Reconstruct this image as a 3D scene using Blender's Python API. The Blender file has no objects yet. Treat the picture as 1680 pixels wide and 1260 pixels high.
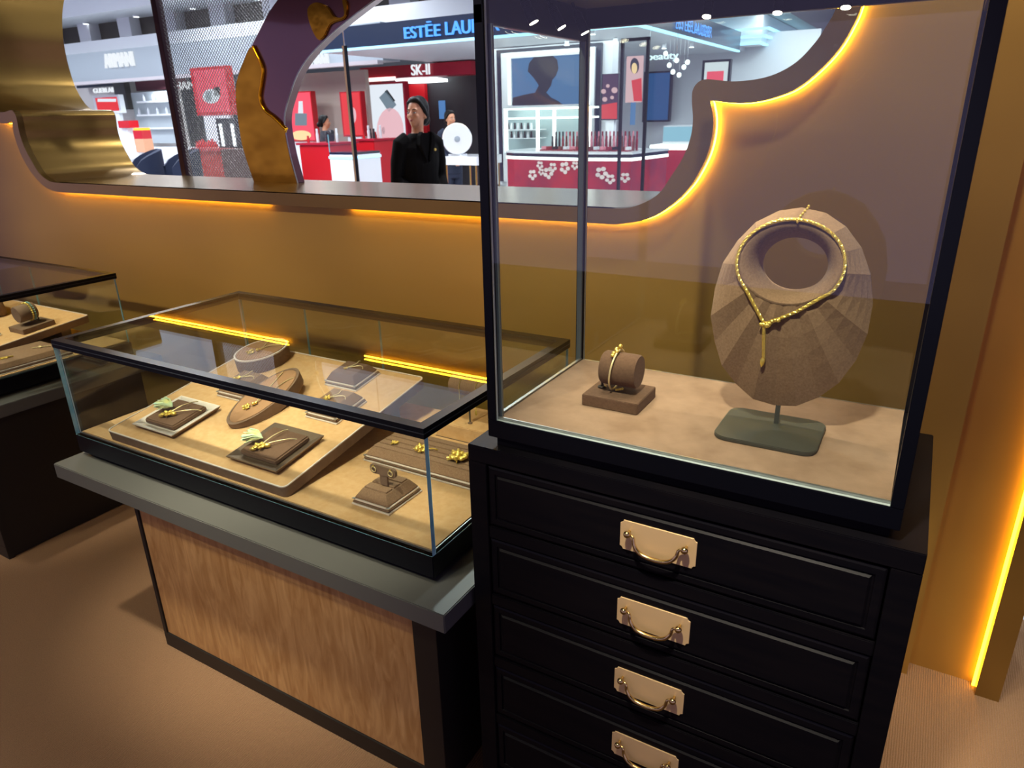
import bpy, bmesh, math, random
from mathutils import Vector, Matrix, Euler
random.seed(7)
R = math.radians
scn = bpy.context.scene
COL = scn.collection

# ------------------------------------------------------------------ camera
CAM_H = 1.5
F_PX, YAW, PITCH, ROLL = 1151.5, R(-30.59), R(20.86), R(-1.26)
_f = Vector((math.sin(YAW)*math.cos(PITCH), math.cos(YAW)*math.cos(PITCH), -math.sin(PITCH)))
_r = Vector((math.cos(YAW), -math.sin(YAW), 0)); _u = _r.cross(_f)
CR = math.cos(ROLL)*_r + math.sin(ROLL)*_u
CU = -math.sin(ROLL)*_r + math.cos(ROLL)*_u
cam_d = bpy.data.cameras.new('camera'); cam = bpy.data.objects.new('camera', cam_d); COL.objects.link(cam)
cam_d.sensor_width = 36; cam_d.lens = F_PX*36/1680; cam_d.clip_start = .02; cam_d.clip_end = 100
m = Matrix.Identity(4)
for i, c in enumerate((CR, CU, -_f)):
    for k in range(3): m[k][i] = c[k]
m.translation = (0, 0, CAM_H); cam.matrix_world = m; scn.camera = cam
cam_d.dof.use_dof = True; cam_d.dof.focus_distance = 1.45; cam_d.dof.aperture_fstop = 9.0
def ray(u, v): return CR*((u-840)/F_PX) - CU*((v-630)/F_PX) + _f
def at_y(u, v, y): d = ray(u, v); return Vector((0, 0, CAM_H)) + d*(y/d.y)
def at_x(u, v, x): d = ray(u, v); return Vector((0, 0, CAM_H)) + d*(x/d.x)
def at_z(u, v, z): d = ray(u, v); return Vector((0, 0, CAM_H)) + d*((z-CAM_H)/d.z)

# ------------------------------------------------------------------ view / world / large lights
vs = scn.view_settings
vs.view_transform = 'Standard'; vs.look = 'None'; vs.gamma = 1; vs.use_curve_mapping = False; vs.exposure = 0.0
cy = scn.cycles
cy.max_bounces = 10; cy.diffuse_bounces = 3; cy.glossy_bounces = 4; cy.transmission_bounces = 4; cy.transparent_max_bounces = 40
cy.caustics_reflective = False; cy.caustics_refractive = False; cy.sample_clamp_indirect = 4.0; cy.use_denoising = True
w = bpy.data.worlds.new('mall_ambient'); scn.world = w; w.use_nodes = True
w.node_tree.nodes['Background'].inputs[0].default_value = (.58, .47, .92, 1)
w.node_tree.nodes['Background'].inputs[1].default_value = .62

def area(name, loc, size, power, col, rot=(0, 0, 0)):
    l = bpy.data.lights.new(name, 'AREA'); l.shape = 'RECTANGLE'; l.size, l.size_y = size; l.energy = power; l.color = col
    o = bpy.data.objects.new(name, l); COL.objects.link(o); o.location = loc; o.rotation_euler = rot; return o
def spot(name, loc, target, power, col, angle=50, blend=.6, rad=.03):
    l = bpy.data.lights.new(name, 'SPOT'); l.energy = power; l.color = col; l.spot_size = R(angle); l.spot_blend = blend; l.shadow_soft_size = rad
    o = bpy.data.objects.new(name, l); COL.objects.link(o); o.location = loc
    o.rotation_euler = (Vector(target)-Vector(loc)).to_track_quat('-Z', 'Y').to_euler(); return o
WARM = (1, .89, .72)
COOL = (.86, .93, 1)
area('left_shop_fill', (-14.2, 10.75, 2.32), (3.4, .5), 60, COOL)  # added fill without a fitting, brightens the left shop interior
area('canopy_fill', (-4.9, 9.6, 2.43), (3.2, 2.4), 70, COOL)  # added fill under the canopy, backing up its weak spotlights
area('rear_hall_fill', (-1.6, 11.6, 2.95), (2.6, 2.4), 110, COOL)  # added unseen fill, brightens the pale area past the canopy
MALL_LAMPS = [(-19, 7.5), (-16, 7.5), (-13, 7.0), (-10.5, 6.2), (-8, 5.6), (-5.5, 5.0), (-3, 4.8), (-.5, 5.5), (-14.5, 4.4), (-10, 3.9), (-6.5, 3.6), (-12, 9.2), (-9.3, 9.4), (-9.6, 10.6), (-7.4, 10.6), (-11.3, 12.4), (-.8, 9.5), (-19, 4.4)]
for x, y in MALL_LAMPS: spot('mall_downlight_light', (x, y, 4.22), (x, y, 0), 330, COOL, 165, .5, .12)
STORE_SPOTS = [  # ceiling spot or added wall washer position, target, power, cone
    ((-1.95, .55, 2.86), (-1.75, 1.15, .7), 195, 30),
    ((-1.00, .55, 2.86), (-1.25, 1.15, .7), 195, 30),
    ((-3.20, .60, 2.86), (-3.20, 1.25, .7), 200, 32),
    ((-.30, .10, 2.86), (-.22, 1.12, 1.05), 300, 26),
    ((.75, .60, 2.86), (.50, 1.45, 0), 240, 36),
    ((-1.6, -.40, 2.86), (-1.7, .35, 0), 74, 74),
    ((-2.9, -.30, 2.86), (-2.4, .55, 0), 58, 74),
    ((-1.2, -.70, 2.86), (-1.3, 1.90, .95), 240, 46),  # added unseen wall washer, brightens the gold wall
    ((-3.2, -.70, 2.86), (-3.2, 1.90, .95), 235, 46),  # added unseen wall washer for the left stretch of wall
    ((-.05, 1.22, 2.86), (-.15, 1.90, 1.0), 75, 64),  # added unseen wall washer for the wall behind the tall showcase
]
for p, t, e, a in STORE_SPOTS: spot('ceiling_or_added_spot_light', p, t, e, WARM, a, .8, .05)

# ------------------------------------------------------------------ helpers
def hexc(h):
    h = h.lstrip('#'); out = []
    for i in (0, 2, 4):
        c = int(h[i:i+2], 16)/255; out.append(c/12.92 if c <= .04045 else ((c+.055)/1.055)**2.4)
    return (*out, 1)
class MB:
    def __init__(s): s.v = []; s.f = []; s.m = []
    def add(s, vs_, fs, mi=0, M=None):
        b = len(s.v)
        s.v += [tuple(M @ Vector(p)) if M else tuple(p) for p in vs_]
        s.f += [[b+i for i in f] for f in fs]; s.m += [mi]*len(fs); return s
    def box(s, x0, x1, y0, y1, z0, z1, mi=0, M=None):
        return s.add([(x0,y0,z0),(x1,y0,z0),(x1,y1,z0),(x0,y1,z0),(x0,y0,z1),(x1,y0,z1),(x1,y1,z1),(x0,y1,z1)],
              [(3,2,1,0),(4,5,6,7),(0,1,5,4),(1,2,6,5),(2,3,7,6),(3,0,4,7)], mi, M)
    def loft(s, rings, mi=0, M=None, caps=True, closed=True):
        n = len(rings[0]); vs_ = [p for r_ in rings for p in r_]; fs = []
        for k in range(len(rings)-1):
            for i in range(n if closed else n-1):
                j = (i+1) % n; fs.append((k*n+i, k*n+j, (k+1)*n+j, (k+1)*n+i))
        if caps: fs.append(tuple(reversed(range(n)))); fs.append(tuple((len(rings)-1)*n+i for i in range(n)))
        return s.add(vs_, fs, mi, M)
    def prism(s, poly, c0, c1, axis='z', mi=0, M=None):
        g = {'z': lambda a, b, c: (a, b, c), 'y': lambda a, b, c: (a, c, b), 'x': lambda a, b, c: (c, a, b)}[axis]
        lo, hi = (c0, c1) if axis != 'y' else (c1, c0)
        return s.loft([[g(a, b, lo) for a, b in poly], [g(a, b, hi) for a, b in poly]], mi, M)
    def tube(s, pts, r, seg=8, mi=0, M=None, closed=False, flat=1.0):
        pts = [Vector(p) for p in pts]; n = len(pts); rr = r if isinstance(r, (list, tuple)) else [r]*n
        rings = []; up = None
        for i in range(n):
            a = pts[(i-1) % n] if (closed or i > 0) else pts[i]; b = pts[(i+1) % n] if (closed or i < n-1) else pts[i]
            t = (b-a).normalized() if (b-a).length > 1e-9 else Vector((0, 0, 1))
            if up is None: up = Vector((0, 0, 1)) if abs(t.z) < .9 else Vector((0, 1, 0))
            x = up.cross(t)
            if x.length < 1e-6: x = Vector((1, 0, 0)).cross(t)
            x.normalize(); up = t.cross(x).normalized()
            rings.append([pts[i] + x*math.cos(2*math.pi*k/seg)*rr[i] + up*math.sin(2*math.pi*k/seg)*rr[i]*flat for k in range(seg)])
        if closed: rings.append(rings[0])
        return s.loft(rings, mi, M, caps=not closed)
    def cyl(s, p0, p1, r, seg=20, mi=0, M=None, r1=None): return s.tube([p0, p1], [r, r if r1 is None else r1], seg, mi, M)
    def lathe(s, prof, seg=24, mi=0, M=None):
        return s.loft([[(r*math.cos(2*math.pi*k/seg), r*math.sin(2*math.pi*k/seg), z) for k in range(seg)] for r, z in prof], mi, M)
    def ball(s, c, r, seg=12, rings=8, mi=0, M=None):
        r = r if isinstance(r, (list, tuple)) else (r, r, r)
        rg = []
        for i in range(rings+1):
            a = -math.pi/2 + math.pi*(i if 0 < i < rings else (i+(.08 if i == 0 else -.08)))/rings
            rg.append([(c[0]+r[0]*math.cos(a)*math.cos(2*math.pi*k/seg), c[1]+r[1]*math.cos(a)*math.sin(2*math.pi*k/seg), c[2]+r[2]*math.sin(a)) for k in range(seg)])
        return s.loft(rg, mi, M)
    def mesh(s, name, bevel=0, bseg=2, smooth=None):
        me = bpy.data.meshes.new(name); me.from_pydata(s.v, [], s.f)
        me.polygons.foreach_set('material_index', s.m); me.update()
        bm = bmesh.new(); bm.from_mesh(me)
        bmesh.ops.recalc_face_normals(bm, faces=bm.faces)
        if bevel:
            bmesh.ops.bevel(bm, geom=[e for e in bm.edges if len(e.link_faces) == 2 and e.calc_face_angle(0) > .5], offset=bevel, segments=bseg, affect='EDGES', clamp_overlap=True)
        bm.to_mesh(me); bm.free()
        if smooth is not None:
            me.polygons.foreach_set('use_smooth', [True]*len(me.polygons))
            if smooth < 180: me.set_sharp_from_angle(angle=R(smooth))
        return me
    def build(s, name, mats, parent=None, bevel=0, bseg=2, smooth=None, world=False):
        if world and parent is not None:
            root = parent
            while root.parent: root = root.parent
            inv = Matrix.LocRotScale(root.location, root.rotation_euler, None).inverted()
            s.v = [tuple(inv @ Vector(p)) for p in s.v]
        me = s.mesh(name, bevel, bseg, smooth)
        for mt in (mats if isinstance(mats, (list, tuple)) else [mats]): me.materials.append(mt)
        o = bpy.data.objects.new(name, me); COL.objects.link(o)
        if parent is not None: o.parent = parent
        return o
def tag(o, label=None, cat=None, group=None, kind=None):
    if label: o['label'] = label
    if cat: o['category'] = cat
    if group: o['group'] = group
    if kind: o['kind'] = kind
    return o
def thing(name, label, cat, loc=(0, 0, 0), rot=(0, 0, 0), group=None):
    o = bpy.data.objects.new(name, None); COL.objects.link(o); o.location = loc; o.rotation_euler = rot; o.empty_display_size = .02
    return tag(o, label, cat, group)
def dup(o, loc=None, rot=None, label=None, parent=None):
    c = o.copy(); COL.objects.link(c); c.parent = parent
    if loc is not None: c.location = loc
    if rot is not None: c.rotation_euler = rot
    if label: c['label'] = label
    for ch in [q for q in o.children]: dup(ch, parent=c)
    return c
def tilt(sl, rz): return (Matrix.Rotation(sl, 3, 'X') @ Matrix.Rotation(rz, 3, 'Z')).to_euler()
def rrect(x0, x1, y0, y1, r, n=5):
    out = []
    for cx, cy_, a0 in ((x1-r, y1-r, 0), (x0+r, y1-r, 90), (x0+r, y0+r, 180), (x1-r, y0+r, 270)):
        for k in range(n+1): a = R(a0+90*k/n); out.append((cx+r*math.cos(a), cy_+r*math.sin(a)))
    return out
def smoothpath(pts, n=6, closed=False):
    P = [Vector(p) for p in pts]; out = []; N = len(P)
    for i in range(N if closed else N-1):
        p0, p1, p2, p3 = P[(i-1) % N] if closed or i else P[0], P[i], P[(i+1) % N], P[(i+2) % N] if closed or i+2 < N else P[-1]
        for k in range(n):
            t = k/n; out.append(.5*((2*p1)+(p2-p0)*t+(2*p0-5*p1+4*p2-p3)*t*t+(3*p1-p0-3*p2+p3)*t**3))
    if not closed: out.append(P[-1])
    return out

# ------------------------------------------------------------------ materials
MATS = {}
def mat(name, col, rough=.5, metal=0, emit=None, es=0, noise=None, bump=None, coat=0, spec=.5, sheen=0, trans=0):
    """noise=(scale xyz, colour2, detail)  bump=(scale, strength)"""
    if name in MATS: return MATS[name]
    mt = bpy.data.materials.new(name); mt.use_nodes = True; nt = mt.node_tree; b = nt.nodes['Principled BSDF']
    c = hexc(col) if isinstance(col, str) else (*col, 1)
    b.inputs['Base Color'].default_value = c; b.inputs['Roughness'].default_value = rough; b.inputs['Metallic'].default_value = metal
    b.inputs['Coat Weight'].default_value = coat; b.inputs['Specular IOR Level'].default_value = spec; b.inputs['Sheen Weight'].default_value = sheen
    if emit: b.inputs['Emission Color'].default_value = hexc(emit); b.inputs['Emission Strength'].default_value = es
    if noise or bump: tc = nt.nodes.new('ShaderNodeTexCoord')
    if noise:
        sc, c2, det = noise
        mp = nt.nodes.new('ShaderNodeMapping'); mp.inputs['Scale'].default_value = sc
        nz = nt.nodes.new('ShaderNodeTexNoise'); nz.inputs['Scale'].default_value = 1; nz.inputs['Detail'].default_value = det; nz.inputs['Roughness'].default_value = .6
        rp = nt.nodes.new('ShaderNodeMix'); rp.data_type = 'RGBA'
        mr = nt.nodes.new('ShaderNodeMapRange'); mr.inputs[1].default_value = .32; mr.inputs[2].default_value = .68
        nt.links.new(tc.outputs['Object'], mp.inputs[0]); nt.links.new(mp.outputs[0], nz.inputs['Vector']); nt.links.new(nz.outputs[0], mr.inputs[0]); nt.links.new(mr.outputs[0], rp.inputs[0])
        rp.inputs[6].default_value = c; rp.inputs[7].default_value = hexc(c2); nt.links.new(rp.outputs[2], b.inputs['Base Color'])
    if bump:
        nb = nt.nodes.new('ShaderNodeTexNoise'); nb.inputs['Scale'].default_value = bump[0]; nb.inputs['Detail'].default_value = 3
        bp = nt.nodes.new('ShaderNodeBump'); bp.inputs['Strength'].default_value = bump[1]; bp.inputs['Distance'].default_value = .002
        nt.links.new(tc.outputs['Object'], nb.inputs['Vector']); nt.links.new(nb.outputs[0], bp.inputs['Height']); nt.links.new(bp.outputs[0], b.inputs['Normal'])
    MATS[name] = mt; return mt
def emis(name, col, s): return mat(name, '#000000', .5, 0, col, s)
def glass_mat(name, tint, f0=.045):
    mt = bpy.data.materials.new(name); mt.use_nodes = True; nt = mt.node_tree; nt.nodes.clear()
    out = nt.nodes.new('ShaderNodeOutputMaterial'); mx = nt.nodes.new('ShaderNodeMixShader'); tr = nt.nodes.new('ShaderNodeBsdfTransparent'); gl = nt.nodes.new('ShaderNodeBsdfGlossy')
    lw = nt.nodes.new('ShaderNodeLayerWeight'); pw = nt.nodes.new('ShaderNodeMath'); pw.operation = 'POWER'; pw.inputs[1].default_value = 5
    ma = nt.nodes.new('ShaderNodeMath'); ma.operation = 'MULTIPLY_ADD'; ma.inputs[1].default_value = 1-f0; ma.inputs[2].default_value = f0
    lw.inputs[0].default_value = .5
    nt.links.new(lw.outputs['Facing'], pw.inputs[0]); nt.links.new(pw.outputs[0], ma.inputs[0]); nt.links.new(ma.outputs[0], mx.inputs[0])
    tr.inputs[0].default_value = hexc(tint); gl.inputs['Roughness'].default_value = 0
    nt.links.new(tr.outputs[0], mx.inputs[1]); nt.links.new(gl.outputs[0], mx.inputs[2]); nt.links.new(mx.outputs[0], out.inputs[0]); return mt
GLASS = glass_mat('clear_glass', '#fafdfb')
GLASS_EDGE = mat('glass_edge', '#9ad2de', .25, 0, noise=((8, 8, 30), '#7cbccb', 2), coat=.5)
GLASS_EDGE_PALE = mat('glass_edge_pale', '#b7c4c2', .25, 0, coat=.5)
GOLD_WALL = mat('brushed_gold_wall', '#b68c3e', .46, .30, noise=((.8, .8, 2.2), '#a98037', 2), bump=(350, .04))
GOLD_TRIM = mat('brushed_gold_trim', '#8d6c33', .28, .5, noise=((2, 2, 2), '#7c5e2a', 2))
BLACK_LAC = mat('black_lacquer', '#0a0a0f', .45, 0, noise=((6, 6, 60), '#110f12', 4), bump=(90, .05), spec=.10)
BLACK_MET = mat('black_metal', '#070910', .35, 0, spec=.18)
BLACK_TOP = mat('grey_table_top', '#5d5f58', .38, .1)
DARK_BASE = mat('dark_table_base', '#161310', .5)
FELT = mat('tan_felt', '#d0aa79', .9, noise=((60, 60, 60), '#c59c69', 4), bump=(900, .25), spec=.1)
FELT_T = mat('taupe_suede_deck', '#9b8069', .9, noise=((14, 14, 14), '#876d58', 6), bump=(120, .35), spec=.15)
TAUPE = mat('taupe_leather', '#7c6450', .7, noise=((40, 40, 40), '#6f5946', 3), bump=(600, .2), spec=.2)
VELVET = mat('brown_velvet', '#6b5240', .95, noise=((200, 200, 200), '#5e4737', 3), bump=(1500, .3), sheen=.08, spec=.05)
VELVET_G = mat('grey_brown_velvet', '#917459', .95, noise=((300, 300, 300), '#7d624a', 3), bump=(1800, .35), sheen=.06, spec=.05)
VELVET_D = mat('dark_brown_velvet', '#725844', .95, noise=((200, 200, 200), '#664d3a', 3), bump=(1500, .3), sheen=.08, spec=.05)
CHAMP = mat('champagne_metal', '#ebe0d0', .4, .3)
SILVER = mat('polished_silver_edge', '#b4b4ae', .3, .8)
GOLD = mat('yellow_gold', '#f8da6c', .34, .8)
GOLD_PALE = mat('pale_gold_cord', '#ecd9a0', .4, .5)
BRASS = mat('brushed_brass', '#e8c68e', .45, .3, bump=(250, .04))
BRASS_B = mat('polished_brass', '#d8bd7c', .2, 1.0)
IRON = mat('painted_iron', '#4a4b44', .45, .3)
CHROME = mat('chrome', '#c9c9c9', .12, 1)
LED = emis('amber_led', '#ffc42a', 44.0)
LED_R = emis('amber_led_reveal', '#ffb51e', 17.0)
LED_W = emis('white_led', '#f4fbff', 3.0)
LED_B = emis('ice_blue_led', '#9fdcff', 2.2)
LETTER = emis('white_letter', '#eef4fa', 1.0)
LENS = emis('warm_lamp_lens', '#fff3d8', 14.0)
WHITE_P = mat('white_paint', '#e6eaee', .5)
WHITE_G = mat('white_gloss', '#e9ecee', .2, coat=.4)
GREY_P = mat('grey_fascia', '#9aa3ab', .5)
NAVY = mat('navy_gloss', '#0a1830', .25, coat=.4)
NAVY_F = mat('navy_fabric', '#16203a', .85)
RED = mat('red_gloss', '#c01822', .3, coat=.3)
RED_D = mat('deep_red_panel', '#a8132b', .35)

# carpet with fine ribs
CARPET = bpy.data.materials.new('ribbed_carpet'); CARPET.use_nodes = True
nt = CARPET.node_tree; b = nt.nodes['Principled BSDF']; b.inputs['Roughness'].default_value = .95; b.inputs['Specular IOR Level'].default_value = .1
tc = nt.nodes.new('ShaderNodeTexCoord'); n1 = nt.nodes.new('ShaderNodeTexNoise'); n1.inputs['Scale'].default_value = 350; n1.inputs['Detail'].default_value = 3
n2 = nt.nodes.new('ShaderNodeTexNoise'); n2.inputs['Scale'].default_value = 2.2
mx = nt.nodes.new('ShaderNodeMix'); mx.data_type = 'RGBA'; mx.inputs[6].default_value = hexc('#7b5f46'); mx.inputs[7].default_value = hexc('#a38260')
ad = nt.nodes.new('ShaderNodeMath'); ad.operation = 'MULTIPLY_ADD'; ad.inputs[1].default_value = .6; wv = nt.nodes.new('ShaderNodeTexWave'); wv.inputs['Scale'].default_value = 55; wv.inputs['Distortion'].default_value = 2; wv.inputs['Detail'].default_value = 2
bp = nt.nodes.new('ShaderNodeBump'); bp.inputs['Strength'].default_value = .5; bp.inputs['Distance'].default_value = .004
for s_, n in ((tc, n1), (tc, n2), (tc, wv)): nt.links.new(s_.outputs['Object'], n.inputs['Vector'])
nt.links.new(n1.outputs[0], ad.inputs[0]); nt.links.new(wv.outputs[1], ad.inputs[2]); nt.links.new(ad.outputs[0], bp.inputs['Height']); nt.links.new(bp.outputs[0], b.inputs['Normal'])
nt.links.new(n1.outputs[0], mx.inputs[0]); nt.links.new(mx.outputs[2], b.inputs['Base Color'])
# maple burl
WOOD = bpy.data.materials.new('maple_veneer'); WOOD.use_nodes = True
nt = WOOD.node_tree; b = nt.nodes['Principled BSDF']; b.inputs['Roughness'].default_value = .38; b.inputs['Coat Weight'].default_value = .15
tc = nt.nodes.new('ShaderNodeTexCoord'); mp = nt.nodes.new('ShaderNodeMapping'); mp.inputs['Scale'].default_value = (38, 20, 7); mp.inputs['Rotation'].default_value = (0, .12, 0)
n1 = nt.nodes.new('ShaderNodeTexNoise'); n1.inputs['Scale'].default_value = 1; n1.inputs['Detail'].default_value = 6; n1.inputs['Distortion'].default_value = 1.3
cr = nt.nodes.new('ShaderNodeValToRGB'); e = cr.color_ramp.elements
e[0].position = .3; e[0].color = hexc('#ab7b42'); e[1].position = .72; e[1].color = hexc('#d3a667')
nt.links.new(tc.outputs['Object'], mp.inputs[0]); nt.links.new(mp.outputs[0], n1.inputs['Vector']); nt.links.new(n1.outputs[0], cr.inputs[0]); nt.links.new(cr.outputs[0], b.inputs['Base Color'])

def pane(name, parent, x0, x1, y0, y1, z0, z1, edge=None):
    """glass box; the four faces across its thin axis are the visible glass edge"""
    d = [x1-x0, y1-y0, z1-z0]; thin = d.index(min(d)); mbp = MB().box(x0, x1, y0, y1, z0, z1)
    fax = [2, 2, 1, 0, 1, 0]
    mbp.m = [0 if fax[i] == thin else 1 for i in range(6)]
    return mbp.build(name, [GLASS, edge or GLASS_EDGE], parent)

# ================================================================== SETTING
WALL_Y, LIP_Y, BACK_Y = 1.90, 1.85, 2.33
tag(MB().box(-9, 3.2, -4.5, 2.33, -.05, 0).build('floor', CARPET), 'brown ribbed shop carpet', kind='structure')
MALL_FLOOR = mat('mall_floor_tile', '#c9cbcc', .15, noise=((1, 1, 1), '#bfc1c3', 2))
tag(MB().box(-24, 8, 2.33, 20, -.05, 0).build('floor', MALL_FLOOR), 'pale polished mall floor', kind='structure')
tag(MB().box(-9, 3.2, -4.5, 2.33, 2.9, 3.0).build('ceiling', mat('shop_ceiling', '#4f463c', .7)), 'dark shop ceiling', kind='structure')
MALL_CEIL = mat('mall_ceiling', '#d3dbe3', .6)
tag(MB().box(-24, 8, 2.33, 20, 4.3, 4.4).build('ceiling', MALL_CEIL), 'pale grey mall ceiling', kind='structure')

# opening outline in the wall plane (x,z): right half measured, left half mirrored about the centre line
CX = -2.14
INNER_R = [(-.76,1.257),(-.70,1.264),(-.634,1.297),(-.597,1.349),(-.571,1.392),(-.555,1.437),(-.551,1.481),(-.557,1.528),(-.556,1.553),(-.543,1.57),(-.521,1.575),
           (-.463,1.568),(-.409,1.570),(-.363,1.58),(-.32,1.603),(-.287,1.638),(-.266,1.672),(-.250,1.708),(-.238,1.78),(-.236,1.86),(-.25,1.95),(-.30,2.06),(-.40,2.16),(-.55,2.23),(-.75,2.26)]
OUTER_R = [(-.749,1.214),(-.661,1.232),(-.596,1.271),(-.553,1.314),(-.529,1.352),(-.509,1.398),(-.500,1.443),(-.501,1.487),(-.512,1.527),(-.454,1.519),(-.405,1.520),
           (-.357,1.530),(-.313,1.547),(-.271,1.581),(-.234,1.624),(-.211,1.671),(-.200,1.708),(-.190,1.78),(-.188,1.86),(-.203,1.96),(-.26,2.09),(-.37,2.20),(-.53,2.28),(-.75,2.31)]
def ring2(half):
    a = [Vector((x, z, 0)) for x, z in half]
    ci = 8 if half is OUTER_R else None
    if ci: sm = smoothpath(a[:ci+1], 4)[:-1] + smoothpath(a[ci:], 4)
    else: sm = smoothpath(a, 4)
    rr = [(p.x, p.y) for p in sm]
    return rr + [(2*CX-x, z) for x, z in reversed(rr)]
INNER, OUTER = ring2(INNER_R), ring2(OUTER_R)
def plate_with_hole(x0, x1, z0, z1, hole, y0, y1):
    """rectangular slab with an opening, split into quads from the opening to the border by angle"""
    bm = bmesh.new()
    def loop(pts, y): return [bm.verts.new((x, y, z)) for x, z in pts]
    outer = [(x0, z0), (x1, z0), (x1, z1), (x0, z1)]
    layers = []
    for y in (y0, y1):
        o = loop(outer, y); h = loop(hole, y)
        es = [bm.edges.new((o[i], o[(i+1) % 4])) for i in range(4)] + [bm.edges.new((h[i], h[(i+1) % len(h)])) for i in range(len(h))]
        bmesh.ops.triangle_fill(bm, use_beauty=True, edges=es); layers.append((o, h))
    for lo, hi in zip(layers[0], layers[1]):
        for i in range(len(lo)): j = (i+1) % len(lo); bm.faces.new((lo[i], lo[j], hi[j], hi[i]))
    bmesh.ops.recalc_face_normals(bm, faces=bm.faces)
    me = bpy.data.meshes.new('wall_back'); bm.to_mesh(me); bm.free(); return me
me = plate_with_hole(-7.5, .154, 0, 2.9, [((x-CX)*1.004+CX, z+(.006 if z > 1.8 else -.004)) for x, z in INNER], WALL_Y, 2.32); me.materials.append(GOLD_WALL)
wall = bpy.data.objects.new('wall_back', me); COL.objects.link(wall); tag(wall, 'brushed gold wall with a cloud-shaped opening', kind='structure')
MB().box(.154, .372, 1.955, 2.32, 0, 2.9).build('recessed_panel', GOLD_WALL, wall)
# surround lip + jamb lining
n = len(INNER)
mb = MB()
rings = [[(x, LIP_Y, z) for x, z in INNER], [(x, BACK_Y, z) for x, z in INNER], [((x-CX)*1.003+CX, BACK_Y, z-.003 if z < 1.6 else z+.003) for x, z in INNER]]
mb.loft(rings, caps=False)
# front lip as slab between the two outlines (resampled by normalised length)
def resample(pts, n):
    L = [0]
    for a, b_ in zip(pts, pts[1:]+pts[:1]): L.append(L[-1]+math.dist(a, b_))
    out = []; k = 0
    for i in range(n):
        t = L[-1]*i/n
        while L[k+1] < t: k += 1
        a, b_ = pts[k], pts[(k+1) % len(pts)]; q = (t-L[k])/max(1e-9, L[k+1]-L[k]); out.append((a[0]+(b_[0]-a[0])*q, a[1]+(b_[1]-a[1])*q))
    return out
trim = tag(bpy.data.objects.new('trim_1', None), 'gold surround of the cloud-shaped opening', kind='structure'); COL.objects.link(trim)
mb.build('jamb_lining', mat('polished_gold_jamb', '#8f6e36', .22, .85), trim, smooth=35)
def lipslab(y0, y1):
    bm = bmesh.new(); lay = []
    for y in (y0, y1):
        o = [bm.verts.new((x, y, z)) for x, z in OUTER]; h = [bm.verts.new((x, y, z)) for x, z in INNER]
        es = [bm.edges.new((q[i], q[(i+1) % len(q)])) for q in (o, h) for i in range(len(q))]
        bmesh.ops.triangle_fill(bm, use_beauty=True, edges=es); lay.append((o, h))
    for lo, hi in zip(lay[0], lay[1]):
        for i in range(len(lo)): j = (i+1) % len(lo); bm.faces.new((lo[i], lo[j], hi[j], hi[i]))
    bmesh.ops.recalc_face_normals(bm, faces=bm.faces); me = bpy.data.meshes.new('front_lip'); bm.to_mesh(me); bm.free(); return me
me = lipslab(LIP_Y, LIP_Y+.028); me.materials.append(GOLD_TRIM); o = bpy.data.objects.new('front_lip', me); COL.objects.link(o); o.parent = trim
# LED ribbon hugging the back of the lip; dark stretch at the joint of the sill
xa, xb = at_y(442, 338, LIP_Y).x, at_y(545, 344, LIP_Y).x
def inset(pts, d):
    out = []; n_ = len(pts)
    for i in range(n_):
        a, b_ = Vector(pts[i-1]), Vector(pts[(i+1) % n_]); t = (b_-a).normalized(); nn = Vector((-t.y, t.x)); out.append((pts[i][0]+nn.x*d, pts[i][1]+nn.y*d))
    return out
def edge_pts(pts):
    out = []
    for a, b_ in zip(pts, pts[1:]+pts[:1]):
        k = max(1, int(math.dist(a, b_)/.05))
        for i in range(k): out.append((a[0]+(b_[0]-a[0])*i/k, a[1]+(b_[1]-a[1])*i/k))
    return out
dense = edge_pts(inset(OUTER, .0012)); run = []; runs = []
for x, z in dense+dense[:1]:
    if z < 1.24 and xa < x < xb: 
        if len(run) > 1: runs.append(run)
        run = []
    else: run.append((x, z))
if len(run) > 1: runs.append(run)
for rn in runs: MB().tube([(x, LIP_Y+.038, z) for x, z in rn], .0033, 6).build('led_strip', LED, trim, smooth=60)
# right-hand reveal: proud panel with LED behind its left edge
tr2 = MB().box(.318, .373, 1.905, 2.30, 0, 2.9).build('trim_2', GOLD_TRIM); tag(tr2, 'gold upright panel at the end of the wall', kind='structure')
MB().box(.311, .3175, 1.934, 1.941, .005, 2.85).build('led_strip', LED_R, tr2)

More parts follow.
